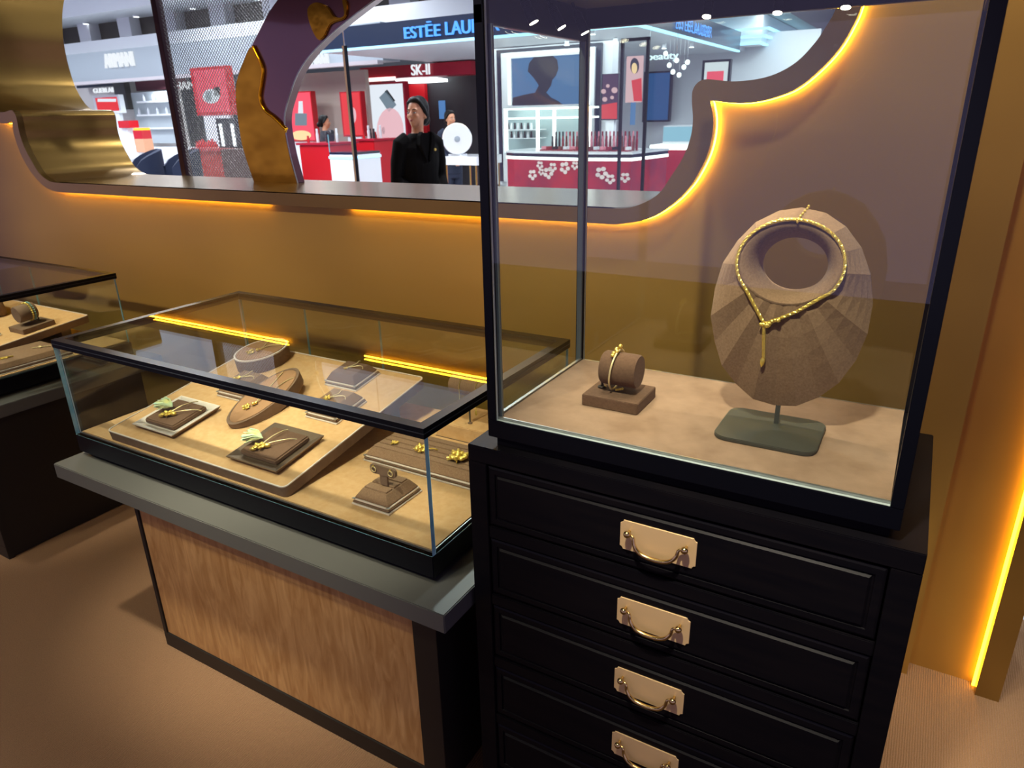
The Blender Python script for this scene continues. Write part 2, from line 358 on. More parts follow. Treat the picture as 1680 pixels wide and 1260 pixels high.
# ================================================================== SHOWCASE TABLES
def display_table(dx, label, base_right=-.765):
    t = thing('display_table', label, 'table', (-1.4+dx, 1.3, 0))
    B = lambda nm, mt, bev, *bx: MB().box(bx[0]+dx, bx[1]+dx, *bx[2:]).build(nm, mt, t, bevel=bev, world=True)
    B('table_top', BLACK_TOP, .002, -2.097, -.702, .903, 1.70, .534, .580)
    B('base_body', DARK_BASE, 0, -1.815, base_right-.004, .966, 1.60, .004, .534)
    B('base_rail', DARK_BASE, .001, -1.82, base_right, .953, .975, 0, .050)
    B('leg', DARK_BASE, .001, -1.82, -1.804, .953, .975, .050, .534)
    B('leg', DARK_BASE, .001, base_right-.065, base_right, .953, .975, .050, .534)
    B('front_panel', WOOD, .001, -1.803, base_right-.066, .957, .9665, .051, .5335)
    return t
def glass_showcase(dx, label):
    t = thing('glass_showcase', label, 'showcase', (-1.43+dx, 1.3, .58))
    def B(nm, mt, bev, *bx): return MB().box(bx[0]+dx, bx[1]+dx, *bx[2:]).build(nm, mt, t, bevel=bev, world=True)
    X0, X1, Y0, Y1 = -2.080, -.777, .975, 1.625
    B('foot', BLACK_MET, 0, X0+.035, X1-.03, Y0+.03, Y1-.03, .58, .596)
    B('plinth', BLACK_MET, .0015, X0, X1, Y0, Y1, .594, .648)
    B('felt_deck', FELT, 0, X0+.012, X1-.012, Y0+.0155, Y1-.012, .648, .655)
    MBt = MB()
    for bx in ((X0+.003, X1-.003, Y0+.0130, Y0+.0155), (X0+.003, X1-.003, Y1-.0115, Y1-.0085), (X0+.0085, X0+.0115, Y0+.0155, Y1-.012), (X1-.0115, X1-.0085, Y0+.0155, Y1-.012)):
        MBt.box(bx[0]+dx, bx[1]+dx, bx[2], bx[3], .648, .6525)
    MBt.build('metal_edge', SILVER, t, world=True)
    inv = Vector(t.location)
    def P(nm, *bx, edge=None): return pane(nm, t, bx[0]+dx-inv.x, bx[1]+dx-inv.x, bx[2]-inv.y, bx[3]-inv.y, bx[4]-inv.z, bx[5]-inv.z, edge)
    P('front_pane', X0+.001, X1-.001, Y0+.001, Y0+.0125, .648, .918)
    P('side_pane', X0+.001, X0+.008, Y0+.0135, Y1-.009, .648, .918, edge=GLASS_EDGE_PALE)
    P('side_pane', X1-.008, X1-.001, Y0+.0135, Y1-.009, .648, .918)
    for a, c in ((X0+.009, -1.76), (-1.757, -1.437), (-1.434, X1-.009)): P('back_pane', a, c, Y1-.008, Y1-.002, .648, .918)
    m2 = MB()
    for bx in ((X0, X1, Y0, Y0+.024), (X0, X1, Y1-.024, Y1), (X0, X0+.024, Y0+.024, Y1-.024), (X1-.024, X1, Y0+.024, Y1-.024)): m2.box(bx[0]+dx, bx[1]+dx, bx[2], bx[3], .918, .9405)
    lid = m2.build('lid_frame', BLACK_MET, t, world=True)
    pane('lid_pane', lid, X0+.024+dx-inv.x, X1-.024+dx-inv.x, Y0+.024-inv.y, Y1-.024-inv.y, .934-inv.z, .9405-inv.z)
    m3 = MB()
    for bx in ((X0-.0005, X1+.0005, Y0-.0012, Y0+.0003), (X1-.0003, X1+.0012, Y0, Y1)): m3.box(bx[0]+dx, bx[1]+dx, bx[2], bx[3], .928, .930)
    m3.build('lid_seam', mat('seam_grey', '#2b2f36', .3, .3), lid, world=True)  # thin grey line along the front and right of the lid frame
    return t
display_table(0, 'grey-topped display table with maple veneer front, beside the chest of drawers')
glass_showcase(0, 'low glass showcase with jewellery on the table beside the chest of drawers')
DX2 = -2.037
display_table(DX2, 'grey-topped display table cut off by the left edge of the photo', base_right=-.71)
glass_showcase(DX2, 'low glass showcase cut off by the left edge of the photo')

# ================================================================== SLOPED BOARD + its displays
SL = R(9.55); BY0, BZ0 = .996, .685
def on_board(x, y): return Vector((x, y, BZ0+(y-BY0)*math.tan(SL)))
def board_thing(name, label, cat, x, y, group=None, rz=0, lift=0):
    p = on_board(x, y) + Vector((0, -math.sin(SL), math.cos(SL)))*lift
    return thing(name, label, cat, p, (SL, 0, rz) if not rz else (Matrix.Rotation(SL, 3, 'X') @ Matrix.Rotation(rz, 3, 'Z')).to_euler(), group)
def sloped_board(x0, x1, y0, y1, z0, sl, label):
    L = (y1-y0)/math.cos(sl); t = thing('display_board', label, 'display board', (x0, y0, z0-.030/math.cos(sl)+.0005), (sl, 0, 0))
    W = x1-x0; out = rrect(0, W, 0, L, .016)
    MB().prism(out, 0, .0285).build('board', TAUPE, t, bevel=.001)
    MB().prism(rrect(.004, W-.004, .004, L-.004, .013), .0280, .0293).build('felt_top', FELT, t)
    n_ = len(out); inn = rrect(.0035, W-.0035, .0035, L-.0035, .0132)
    mr_ = MB(); mr_.loft([[(x, y, .0280) for x, y in out], [(x, y, .0308) for x, y in out], [(x, y, .0308) for x, y in inn], [(x, y, .0280) for x, y in inn], [(x, y, .0280) for x, y in out]], caps=False)
    mr_.build('rim', CHAMP, t)
    # support wedge so the raised back stands on the deck
    h = L*math.sin(sl)-.012
    Mi = Matrix.LocRotScale(t.location, t.rotation_euler, None).inverted()
    yb = y0+L*math.cos(sl)-.10
    mb_ = MB().box(x0+.06, x1-.06, yb, yb+.04, .6551, z0-.034/math.cos(sl)+(yb-y0)*math.tan(sl)+.003, M=Mi); mb_.build('support', TAUPE, t)
    return t
sloped_board(-1.939, -1.222, BY0, 1.562, BZ0, SL, 'sloped tan display board inside the showcase beside the chest of drawers')

def framed_pad(x0, x1, y0, y1, label, mt):
    t = board_thing('framed_pad', label, 'jewellery pad', (x0+x1)/2, (y0+y1)/2, 'framed pads on the sloped board', lift=.0003)
    w, d = (x1-x0)/2, (y1-y0)/2/math.cos(SL)
    def q(w_, d_, z): return [(-w_, -d_, z), (w_, -d_, z), (w_, d_, z), (-w_, d_, z)]
    MB().loft([q(w-.010, d-.010, 0), q(w, d, .013), q(w, d, .015), q(w-.003, d-.003, .0155), q(w-.022, d-.022, .008)], caps=True).build('frame', [mt], t)
    MB().loft([q(w-.010, d-.010, .0), q(w+.0004, d+.0004, .0128)], caps=False).build('outer_skin', TAUPE, t)
    MB().prism(rrect(-w+.025, w-.025, -d+.025, d-.025, .006), .008, .024).build('velvet_pad', VELVET_D, t, bevel=.004, bseg=3, smooth=50)
    return t
framed_pad(-1.866, -1.690, 1.030, 1.195, 'square velvet pad in a bright champagne frame at the left of the sloped board', CHAMP)  # light champagne colour carries the reflection on this frame
framed_pad(-1.456, -1.275, 1.020, 1.188, 'square velvet pad in a champagne frame coloured duller at the front right of the sloped board', mat('champagne_dim_copy', '#8d7a66', .35, .7))  # same champagne metal, duller colour stands in for weaker reflection

def flower(mb, c, r, nrm=(0, 0, 1), seedv=0, n_=7):
    rnd = random.Random(seedv); c = Vector(c)
    mb.ball(c+Vector((0, 0, r*.35)), r*.38, 8, 6)
    for k in range(n_):
        a = 2*math.pi*k/n_+rnd.uniform(-.2, .2); rr_ = r*rnd.uniform(.55, .85); d = Vector((math.cos(a)*rr_, math.sin(a)*rr_, r*rnd.uniform(.1, .45)))
        mb.ball(c+d, (r*.34, r*.34, r*.22), 8, 5)
        mb.ball(c+d*1.3, r*.15, 6, 4)
        mb.tube([c, c+d], r*.12, 5)
def tassel_pendant(x, y, label, rz):
    t = board_thing('tassel_pendant', label, 'pendant', x, y, 'tassel pendants on framed pads', rz=rz, lift=.0262)
    g = MB(); flower(g, (0, -.010, .002), .012, seedv=3); g.ball((.014, -.006, .004), (.008, .005, .005)); g.ball((-.010, -.018, .003), (.007, .004, .004)); g.build('gold_charm', GOLD, t, smooth=60)
    pts = smoothpath([(.002, .000, .004), (.012, .022, .007), (.022, .045, .004), (.030, .052, .003)], 5)
    g2 = MB().tube(pts, .0012, 6).tube(smoothpath([(.004, -.004, .004), (.025, .004, .006), (.050, .020, .003), (.062, .026, -.002)], 5), .0011, 6)
    g2.build('cord', GOLD_PALE, t, smooth=60)
    tm = MB(); rnd = random.Random(5)
    for k in range(42):
        a, b_ = rnd.uniform(-1, 1), rnd.uniform(0, 1)
        tm.tube([(-.002, .010, .010), (-.016, .012+a*.010, .012+b_*.010), (-.034-rnd.uniform(0, .008), .012+a*.017, .006+b_*.016)], [.0010, .0016, .0012], 4)
    t.scale = (1.3, 1.3, 1.3)
    tm.ball((-.022, .012, .012), (.016, .013, .0085), 10, 7); tm.build('silk_tassel', mat('yellow_green_silk', '#e9ea9a', .6, noise=((45, 45, 45), '#a9e0cf', 1)), t)
    return t
tassel_pendant(-1.782, 1.102, 'gold charm pendant with pale green tassel on the bright framed pad', R(8))
tassel_pendant(-1.385, 1.082, 'gold flower pendant with yellow-green tassel on the front right framed pad', R(18))

def slab(x0, x1, y0, y1, label, mt, board=True, grooves=0, z=None, hpad=.020, long_axis='x'):
    if board: t = board_thing('stacked_pad', label, 'jewellery pad', (x0+x1)/2, (y0+y1)/2, 'stepped pads in the showcase', lift=.0003)
    else: t = thing('stacked_pad', label, 'jewellery pad', ((x0+x1)/2, (y0+y1)/2, z), (0, 0, 0), 'stepped pads in the showcase')
    w, d = (x1-x0)/2, (y1-y0)/2/(math.cos(SL) if board else 1)
    for k in range(3):
        e_ = .002*k
        MB().box(-w+e_, w-e_, -d+e_, d-e_, k*.0055, k*.0055+.0042).build('base_plate', CHAMP if k != 1 else TAUPE, t, bevel=.0006, bseg=1)
    MB().box(-w+.005, w-.005, -d+.005, d-.005, .004, .0120).build('core', VELVET_D, t)
    q = lambda i, z_: [(-w+i, -d+i, z_), (w-i, -d+i, z_), (w-i, d-i, z_), (-w+i, d-i, z_)]
    i1 = min(.022, hpad)
    MB().loft([q(.006, .0155), q(.007, .0195), q(.007+i1*.7, .0195+hpad)]).build('pad', mt, t, bevel=.0012, bseg=2)
    if grooves:
        zt = .0195+hpad; a = w-.007-i1*.7; b_ = d-.007-i1*.7
        for k in range(grooves):
            c0 = -b_+2*b_*k/grooves; MB().box(-a+.002, a-.002, c0+.0024, c0+2*b_/grooves-.0024, zt-.001, zt+.0035).build('ridge', mt, t, bevel=.0012, bseg=1)
    for sx in (-1, 1):
        MB().box(sx*(w-.005)-.004, sx*(w-.005)+.004, -d+.001, -d+.008, .0148, .0165).build('corner_clip', SILVER, t)
    return t
slab(-1.776, -1.655, 1.249, 1.372, 'stepped brown pad behind the lid bar, left of the tilted oval stands', VELVET_G)
slab(-1.413, -1.296, 1.255, 1.382, 'stepped brown pad in front of the dark square pad on the sloped board', VELVET_G)
slab(-1.492, -1.368, 1.416, 1.530, 'dark square stepped pad at the back of the sloped board', VELVET_D)
def slab_pendant(x, y, label, sd, big=.011):
    t = board_thing('cord_pendant', label, 'pendant', x, y, 'cord pendants in the showcase', lift=.0399)
    g = MB(); flower(g, (-.014, -.014, .0005), big, seedv=sd); g.build('gold_charm', GOLD, t, smooth=60)
    MB().tube(smoothpath([(-.010, -.010, .004), (.006, .012, .007), (.0, .030, .006), (.002, .036, .004)], 5), .0013, 6).tube(smoothpath([(-.006, -.008, .004), (.016, .004, .006), (.030, .010, .004), (.036, .004, -.002)], 5), .0013, 6).build('cord', GOLD_PALE, t, smooth=60)
slab_pendant(-1.715, 1.315, 'gold pendant with looped cord on the pad left of the oval stands', 11)
slab_pendant(-1.352, 1.320, 'gold flower pendant with cord on the pad in front of the dark square pad', 12)
slab_pendant(-1.425, 1.478, 'tiny gold leaf pendant on the dark square pad at the back', 13, .007)

def oval_stand(tip, back, wid, label, th):
    """elongated cushion lying along tip->back, tilted, with a rim and a flat end resting on the board"""
    tip, back = Vector(tip), Vector(back); ax = (back-tip); L = ax.length; ax.normalize(); xx = Vector((1, 0, 0)); nn = xx.cross(ax).normalized()
    c = (tip+back)/2; foot = on_board(c.x, c.y)
    t = thing('oval_stand', label, 'pendant stand', foot, (SL, 0, 0), 'oval pendant stands on the sloped board')
    Mw = Matrix.Identity(4)
    for k in range(3): Mw[k][0], Mw[k][1], Mw[k][2] = xx[k], ax[k], nn[k]
    Mw.translation = c
    el = lambda s, z: [(Mw @ Vector((wid/2*s*math.cos(2*math.pi*k/40), L/2*s*math.sin(2*math.pi*k/40), z))) for k in range(40)]
    low = []
    top = el(1, -.004)
    for k, p in enumerate(top):      # side wall drops along the normal, but never below the board
        q = p - nn*th; s_ = on_board(q.x, q.y).z+.0012
        if q.z < s_:
            dz = p.z-(on_board(p.x, p.y).z+.0012); f_ = max(.05, min(1, dz/max(1e-6, (p.z-q.z)+(s_-on_board(p.x, p.y).z-.0012)))); q = p - nn*th*f_
        low.append(q)
    MB().loft([low, top, el(.99, 0)]).build('body', TAUPE, t, world=True, smooth=50)
    mr_ = MB().loft([el(1.0, -.003), el(1.0, .0012), el(.94, .0012), el(.94, -.003)], caps=False); mr_.build('rim', CHAMP if th > .04 else TAUPE, t, world=True, smooth=60)
    MB().loft([el(.93, -.002), el(.90, .0025), el(.6, .0035)]).build('face_cushion', mat('rose_brown_velvet', '#a07a58', .9, bump=(1500, .2), spec=.1), t, world=True, smooth=50)
    # back prop between cushion and board
    bp_ = back*.72+tip*.28 - nn*(th-.001); gz = on_board(bp_.x, bp_.y)
    if bp_.z-gz.z > .004: MB().cyl((bp_.x, bp_.y, gz.z+.0005), tuple(bp_), .018, 16).build('prop', TAUPE, t, world=True)
    return t, Mw, L
o1, M1, L1 = oval_stand((-1.575, 1.130, .722), (-1.560, 1.375, .812), .125, 'long tilted oval stand with a gold flower pendant, leaning up from the front', .030)
o2, M2, L2 = oval_stand((-1.812, 1.372, .796), (-1.800, 1.545, .824), .150, 'wide oval pendant stand with a bright rim at the back left of the board', .046)
def oval_pendant(Mw, L, wid, label, sd):
    c = Mw @ Vector((0, -L*.22, .0042)); t = thing('flower_pendant', label, 'pendant', c, Mw.to_euler(), 'flower pendants on oval stands')
    g = MB(); flower(g, (-.004, -.004, 0), .013, seedv=sd); g.ball((.012, .010, .006), .005); g.ball((.017, .016, .006), .004); g.build('gold_charm', GOLD, t, smooth=60)
    MB().tube(smoothpath([(.014, .014, .004), (.018, .05, .003), (wid*.25, L*.46, .002), (wid*.34, L*.56, -.001)], 6), .0013, 6).tube(smoothpath([(.015, .014, .005), (.008, .04, .003), (-.004, L*.44, .002), (-.012, L*.60, .001)], 6), .0013, 6).build('cord', GOLD_PALE, t, smooth=60)
oval_pendant(M1, L1, .125, 'gold flower pendant with long cord on the long tilted oval stand', 21)
oval_pendant(M2, L2*.8, .150, 'gold flower pendant on the wide oval stand with bright rim', 22)

# ------------------------------------------------------------------ flat displays on the deck, right of the board
DK = .6552
slab(-1.195, -.80, 1.236, 1.395, 'long grooved stepped tray with gold brooches beside the board', VELVET_G, board=False, grooves=5, z=DK, hpad=.018)
slab(-1.066, -.954, 1.050, 1.176, 'small grooved stepped stand for earrings at the front right of the deck', VELVET_G, board=False, grooves=3, z=DK, hpad=.020)
def brooch(x, y, z, s, label, sd, stem=True, rz=0):
    t = thing('gold_brooch', label, 'brooch', (x, y, z), (0, 0, rz), 'gold brooches'); g = MB(); rnd = random.Random(sd)
    flower(g, (0, 0, s*.1), s, seedv=sd, n_=9)
    for k in range(5): a = rnd.uniform(0, 6.28); g.tube([(0, 0, s*.3), (math.cos(a)*s*1.2, math.sin(a)*s*1.2, s*.25)], [s*.14, s*.05], 5)
    if stem: g.tube(smoothpath([(s*.5, 0, s*.25), (s*1.6, s*.5, s*.3), (s*2.4, s*.5, s*.2)], 4), s*.1, 5)
    g.build('blossom', GOLD, t, smooth=60); return t
RT = DK+.0195+.018+.0036
brooch(-1.128, 1.290, RT, .011, 'small pale gold brooch at the left end of the grooved tray', 31, False)
brooch(-1.040, 1.288, RT, .018, 'gold sprig brooch behind the glass edge on the grooved tray', 32, True, R(15))
brooch(-.925, 1.292, RT, .025, 'large gold leaf brooch nearest the chest on the grooved tray', 33, False)
# earring holder on the small stand
et = DK+.0195+.020+.0036
t = thing('earring_holder', 'T-shaped taupe earring card on the small grooved stand', 'earring holder', (-1.003, 1.100, et))
MB().box(-.011, .011, -.003, .003, 0, .030).build('post', TAUPE, t, bevel=.0008)
MB().prism(rrect(-.038, .038, .026, .050, .010), -.004, .004, 'y').build('card', TAUPE, t, bevel=.0008, smooth=40)
for sx, nm in ((-1, 'left'), (1, 'right')):
    e_ = thing('hoop_earring', 'gold hoop earring at the %s end of the taupe card' % nm, 'earring', (-1.003+sx*.025, 1.0942, et+.038), (0, 0, 0), 'gold hoop earrings')
    MB().tube([(.0065*math.cos(a), 0, .0065*math.sin(a)) for a in [2*math.pi*k/16 for k in range(16)]], .0014, 6, closed=True).build('hoop', GOLD_PALE, e_, smooth=60)
    MB().cyl((0, .0015, .005), (0, -.002, .011), .0014, 6).ball((0, 0, .009), .002).build('stud', GOLD, e_, smooth=60)
# riser block with a T-bar holding two fine chains, close to the chest
t = thing('riser_block', 'tan riser block at the back right corner of the deck', 'riser', (-.99, 1.51, DK)); MB().prism(rrect(-.125, .17, -.055, .085, .004), 0, .043).build('block', FELT, t, bevel=.002)
MB().box(-.126, .171, -.0565, -.054, .0, .002).build('base_strip', TAUPE, t)
t = thing('chain_stand', 'taupe T-bar stand on the riser block with two fine gold chains', 'jewellery stand', (-1.02, 1.49, DK+.0435))
MB().lathe([(.007, 0), (.007, .002), (.003, .004)], 16).build('base', TAUPE, t)
MB().cyl((0, 0, .004), (0, 0, .098), .0025, 10).build('post', IRON, t)
MB().cyl((-.050, 0, .112), (.085, 0, .112), .027, 28).build('roll', VELVET_G, t, smooth=40, bevel=.001)
for k, x in enumerate((-.012, .040)):
    c_ = thing('fine_chain', 'fine gold chain on the T-bar, %s the chest' % ('further from' if k == 0 else 'nearer to'), 'necklace', (-1.02+x, 1.49, DK+.0435), (0, 0, 0), 'fine chains on the T-bar')
    pts = [(0, .0285*math.cos(a), .112+.0285*math.sin(a)) for a in [R(q) for q in range(20, 181, 16)]] + [(.001, -.030, .09), (.002, -.031, .06)]
    MB().tube(pts, .0009, 5).build('chain', GOLD, c_, smooth=60); MB().ball((.002, -.031, .052), (.004, .002, .008)).ball((.002, -.031, .064), .0022).build('charm', GOLD, c_, smooth=60)

# ------------------------------------------------------------------ displays in the far-left showcase
SL2 = R(5.7)
sloped_board(-3.76, -3.035, 1.02, 1.60, .687, SL2, 'sloped tan display board in the showcase at the left edge')
def ob2(x, y): return (x, y, .687+(y-1.02)*math.tan(SL2)+.0008)
def roll_stand(loc, rot, label, roll_r, w, dep, h, mt, cyl_x, cz, post=True):
    t = thing('bracelet_stand', label, 'bracelet stand', loc, rot)
    MB().prism(rrect(-w/2, w/2, -dep/2, dep/2, .004), 0, h).build('base', mt, t, bevel=.0012)
    MB().tube([(cyl_x[0], 0, cz), (cyl_x[0]+.003, 0, cz), (cyl_x[1]-.003, 0, cz), (cyl_x[1], 0, cz)], [roll_r-.002, roll_r, roll_r, roll_r-.002], 40).build('roll', mt, t, smooth=35)
    MB().tube([(cyl_x[1], 0, cz), (cyl_x[1]+.0012, 0, cz)], roll_r*.93, 40).build('end_cap', VELVET, t, smooth=35)
    MB().cyl((cyl_x[0]-.004, 0, h), (cyl_x[0]-.004, 0, cz+.004), .0028, 12).cyl((cyl_x[0]-.004, 0, cz), (cyl_x[0]+.004, 0, cz), .004, 12).lathe([(.008, h), (.008, h+.003), (.005, h+.0045)], 16, M=Matrix.Translation((cyl_x[0]-.004, 0, 0))).build('post', mat('dark_nickel', '#4a4540', .3, .6), t, smooth=40)
    return t
lp = ob2(-3.12, 1.41)
rs2 = roll_stand(lp, tilt(SL2, R(-90)), 'taupe bracelet stand with a roll, in the showcase at the left edge', .034, .13, .11, .020, TAUPE, (-.028, .042), .070)
c_ = thing('bead_bracelet', 'gold and mint beaded bracelet on the roll at the left edge', 'bracelet', lp, tilt(SL2, R(-90)))
for nm, x, mt, r_ in (('gold_strand', -.004, GOLD, .0026), ('mint_strand', -.014, mat('mint_beads', '#7fb8ae', .4), .0022)):
    g = MB()
    for k in range(26): a = 2*math.pi*k/26; g.ball((x, .0365*math.cos(a), .070+.0365*math.sin(a)), r_*1.5, 6, 5)
    g.build(nm, mt, c_, smooth=60)
t = slab(-3.36, -3.16, 1.15, 1.31, 'stepped tray with a framed top on the board at the left edge', VELVET_G, board=False, z=ob2(0, 1.15)[2]-.001); t.rotation_euler = (SL2, 0, 0); t.location.z = ob2(0, 1.23)[2]+.0014
brooch(-3.27, 1.22, ob2(0, 1.22)[2]+.0396, .010, 'pale gold brooch on the framed tray at the left edge', 35, True)
t = slab(-3.05, -2.835, 1.035, 1.40, 'long grooved stepped tray in the showcase at the left edge', VELVET_G, board=False, grooves=0, z=DK, hpad=.016)
g = thing('leaf_brooch', 'gold branch brooch lying on the long tray at the left edge', 'brooch', (-2.93, 1.13, DK+.0358)); gm = MB()
for k in range(9): a = k*.7; gm.ball((-.02+.005*k, -.02+.012*k*.9, .004+.003*math.sin(a)), (.009, .007, .004), 8, 5)
gm.tube([(-.02, -.03, .003), (.0, .03, .005), (.025, .09, .003)], .003, 6); gm.build('branch', GOLD, g, smooth=60)
g = thing('fine_brooch', 'slim gold pin near the right end of the long tray at the left edge', 'brooch', (-2.93, 1.33, DK+.0358)); MB().ball((0, 0, .004), (.011, .006, .004), 8, 5).tube([(-.02, -.02, .002), (.02, .03, .003)], .002, 6).build('pin', GOLD_PALE, g, smooth=60)
t = thing('necklace_bust', 'rounded taupe necklace bust at the back of the left-edge showcase', 'necklace stand', ob2(-3.50, 1.46), tilt(SL2, R(-20)))
MB().loft([[(x*s, y*s2, z) for x, y in rrect(-.09, .09, -.03, .03, .028, 8)] for s, s2, z in ((.80, 1, 0), (1, 1, .03), (.95, .95, .07), (.62, .8, .105), (.40, .6, .12))]).build('bust', VELVET_G, t, smooth=60)
c_ = thing('gold_collar', 'wide yellow gold collar on the taupe bust at the left edge', 'necklace', ob2(-3.50, 1.46), tilt(SL2, R(-20)))
gm = MB()
for k in range(15):
    a = R(200+10*k); gm.ball((.055*math.cos(a), -.034, .085+.055*math.sin(a)), (.009, .004, .012), 8, 5)
gm.build('links', GOLD, c_, smooth=60)

# ================================================================== CHEST OF DRAWERS
CX0, CX1, CY0, CY1, CZ = -.690, .074, .996, 1.436, .920
t = thing('chest_of_drawers', 'black lacquered chest of five drawers with brass handles', 'chest', ((CX0+CX1)/2, (CY0+CY1)/2, 0))
def CB(nm, mt, bev, *bx, par=None): return MB().box(*bx).build(nm, mt, par or t, bevel=bev, world=True)
CB('carcass', BLACK_LAC, .001, CX0+.004, CX1-.004, CY0+.020, CY1, .03, .882)
CB('top', BLACK_LAC, .0015, CX0, CX1, CY0, CY1+.004, .886, CZ)
CB('stile', BLACK_LAC, .001, CX0, CX0+.040, CY0, CY0+.022, 0, .8855)
CB('stile', BLACK_LAC, .001, CX1-.040, CX1, CY0, CY0+.022, 0, .8855)
CB('side_panel', BLACK_LAC, .001, CX1-.005, CX1, CY0+.0225, CY1, 0, .8855)
CB('side_panel', BLACK_LAC, .001, CX0, CX0+.005, CY0+.0225, CY1, 0, .8855)
CB('plinth', BLACK_LAC, .001, CX0+.0405, CX1-.0405, CY0+.004, CY0+.020, 0, .078)
DX0, DX1 = CX0+.041, CX1-.041
for k in range(5):
    z1 = .882-.160*k; z0 = z1-.128
    if k < 4: CB('rail', BLACK_LAC, .0015, DX0, DX1, CY0+.001, CY0+.020, z0-.030, z0-.004)
    q = lambda i, y: [(DX0+.002+i, y, z0+i), (DX1-.002-i, y, z0+i), (DX1-.002-i, y, z1-.001-i), (DX0+.002+i, y, z1-.001-i)]
    d_ = MB().loft([q(0, CY0+.019), q(0, CY0+.004), q(.004, CY0+.002), q(.014, CY0+.002), q(.0150, CY0+.0045), q(.018, CY0+.0045), q(.0215, CY0+.0005)]).build('drawer', BLACK_LAC, t, world=True)
    cx, cz = -.309, (z0+z1)/2; w2, h2, nt_ = .067, .029, .006
    poly = []
    for sx, sz in ((1, 1), (-1, 1), (-1, -1), (1, -1)):     # concave notched corners
        c2 = [(sx*w2, sz*(h2-nt_)), (sx*(w2-nt_*.45), sz*(h2-nt_*.85)), (sx*(w2-nt_*.85), sz*(h2-nt_*.45)), (sx*(w2-nt_), sz*h2)]
        poly += c2 if sx*sz > 0 else list(reversed(c2))
    yf = CY0+.0005
    MB().prism([(cx+a, cz+b_) for a, b_ in poly], yf-.0022, yf+.0005, 'y').build('handle_plate', BRASS, d_, world=True, bevel=.0004, bseg=1)
    g = MB()
    for sx in (-1, 1): g.cyl((cx+sx*.050, yf-.002, cz+.010), (cx+sx*.050, yf-.011, cz+.010), .0026, 12)
    g.build('post', BRASS_B, d_, world=True, smooth=40)
    for sx in (-1, 1): MB().ball((cx+sx*.050, yf-.0140, cz+.010), .0064, 14, 10).build('knob', BRASS_B, d_, world=True, smooth=80)
    hp = smoothpath([(cx-.046, yf-.010, cz+.008), (cx-.0395, yf-.012, cz+.005), (cx-.037, yf-.014, cz-.006), (cx-.028, yf-.016, cz-.017), (cx-.012, yf-.017, cz-.0225), (cx+.012, yf-.017, cz-.0225), (cx+.028, yf-.016, cz-.017), (cx+.037, yf-.014, cz-.006), (cx+.0395, yf-.012, cz+.005), (cx+.046, yf-.010, cz+.008)], 5)
    nn_ = len(hp); MB().tube(hp, [.0021+.0018*math.sin(math.pi*i/(nn_-1)) for i in range(nn_)], 10).build('bail_handle', BRASS_B, d_, world=True, smooth=60)

# ================================================================== TALL SHOWCASE
TX0, TX1, TY0, TY1, TZ0, TZ1 = -.650, .036, 1.008, 1.402, .940, 1.722
t = thing('tall_showcase', 'tall black-framed glass showcase standing on the chest of drawers', 'showcase', ((TX0+TX1)/2, 1.2, CZ))
def TB(nm, mt, bev, *bx, par=None): return MB().box(*bx).build(nm, mt, par or t, bevel=bev, world=True)
TB('foot', BLACK_LAC, 0, TX0+.012, TX1-.012, TY0+.012, TY1-.012, CZ+.0002, TZ0)
TB('base', BLACK_MET, .001, TX0, TX1, TY0, TY1, TZ0, .9745)
PW = .0175
for x in (TX0, TX1-PW):
    TB('post', BLACK_MET, .0008, x, x+PW, TY0, TY0+.014, .9745, 1.66)
    TB('post', BLACK_MET, .0008, x, x+PW, TY1-.014, TY1, .9745, 1.66)
TB('side_fascia', BLACK_MET, .0008, TX0, TX0+.016, TY0, TY1, 1.634, 1.70)
TB('side_fascia', BLACK_MET, .0008, TX1-.016, TX1, TY0, TY1, 1.634, 1.70)
TB('back_rail', BLACK_MET, .0008, TX0+.0165, TX1-.0165, TY1-.016, TY1, 1.656, 1.70)
TB('front_rail', BLACK_MET, .0008, TX0+.0165, TX1-.0165, TY0, TY0+.014, 1.674, 1.70)
TB('roof', BLACK_MET, .0015, TX0, TX1, TY0, TY1, 1.7002, TZ1)
TB('ceiling_panel', mat('case_ceiling', '#6d6d72', .5), 0, TX0+.017, TX1-.017, TY0+.015, TY1-.017, 1.690, 1.6995)
TB('suede_deck', FELT_T, 0, TX0+.018, TX1-.018, TY0+.013, TY1-.013, .9745, .9782)
iv = Vector(t.location)
def TP(nm, x0, x1, y0, y1, z0, z1, e=None): return pane(nm, t, x0-iv.x, x1-iv.x, y0-iv.y, y1-iv.y, z0-iv.z, z1-iv.z, e or GLASS_EDGE_PALE)
TP('front_pane', TX0+PW+.0003, TX1-PW-.0003, TY0+.003, TY0+.009, .9746, 1.6735)
TP('back_pane', TX0+PW+.0003, TX1-PW-.0003, TY1-.009, TY1-.003, .9746, 1.6555)
TP('side_pane', TX0+.004, TX0+.010, TY0+.0145, TY1-.0145, .9746, 1.6335)
TP('side_pane', TX1-.010, TX1-.004, TY0+.0145, TY1-.0145, .9746, 1.6335)
g = MB()
for bx in ((TX0+PW, TX1-PW, TY0+.0095, TY0+.0120, .9746, .9795), (TX0+.0105, TX0+.0165, TY0+.0145, TY1-.0145, .9746, .9815), (TX0+PW, TX1-PW, TY1-.0125, TY1-.0095, .9746, .9785)): g.box(*bx)
g.build('metal_bead', SILVER, t, world=True)
g = MB().box(TX0+.0045, TX0+PW+.006, TY0+.0142, TY0+.0195, .9746, 1.634).box(TX0+.0045, TX0+PW-.002, TY1-.0195, TY1-.0142, .9746, 1.634)
g.build('glazing_strip', mat('grey_glazing_strip', '#5f6a6c', .4), t, world=True)

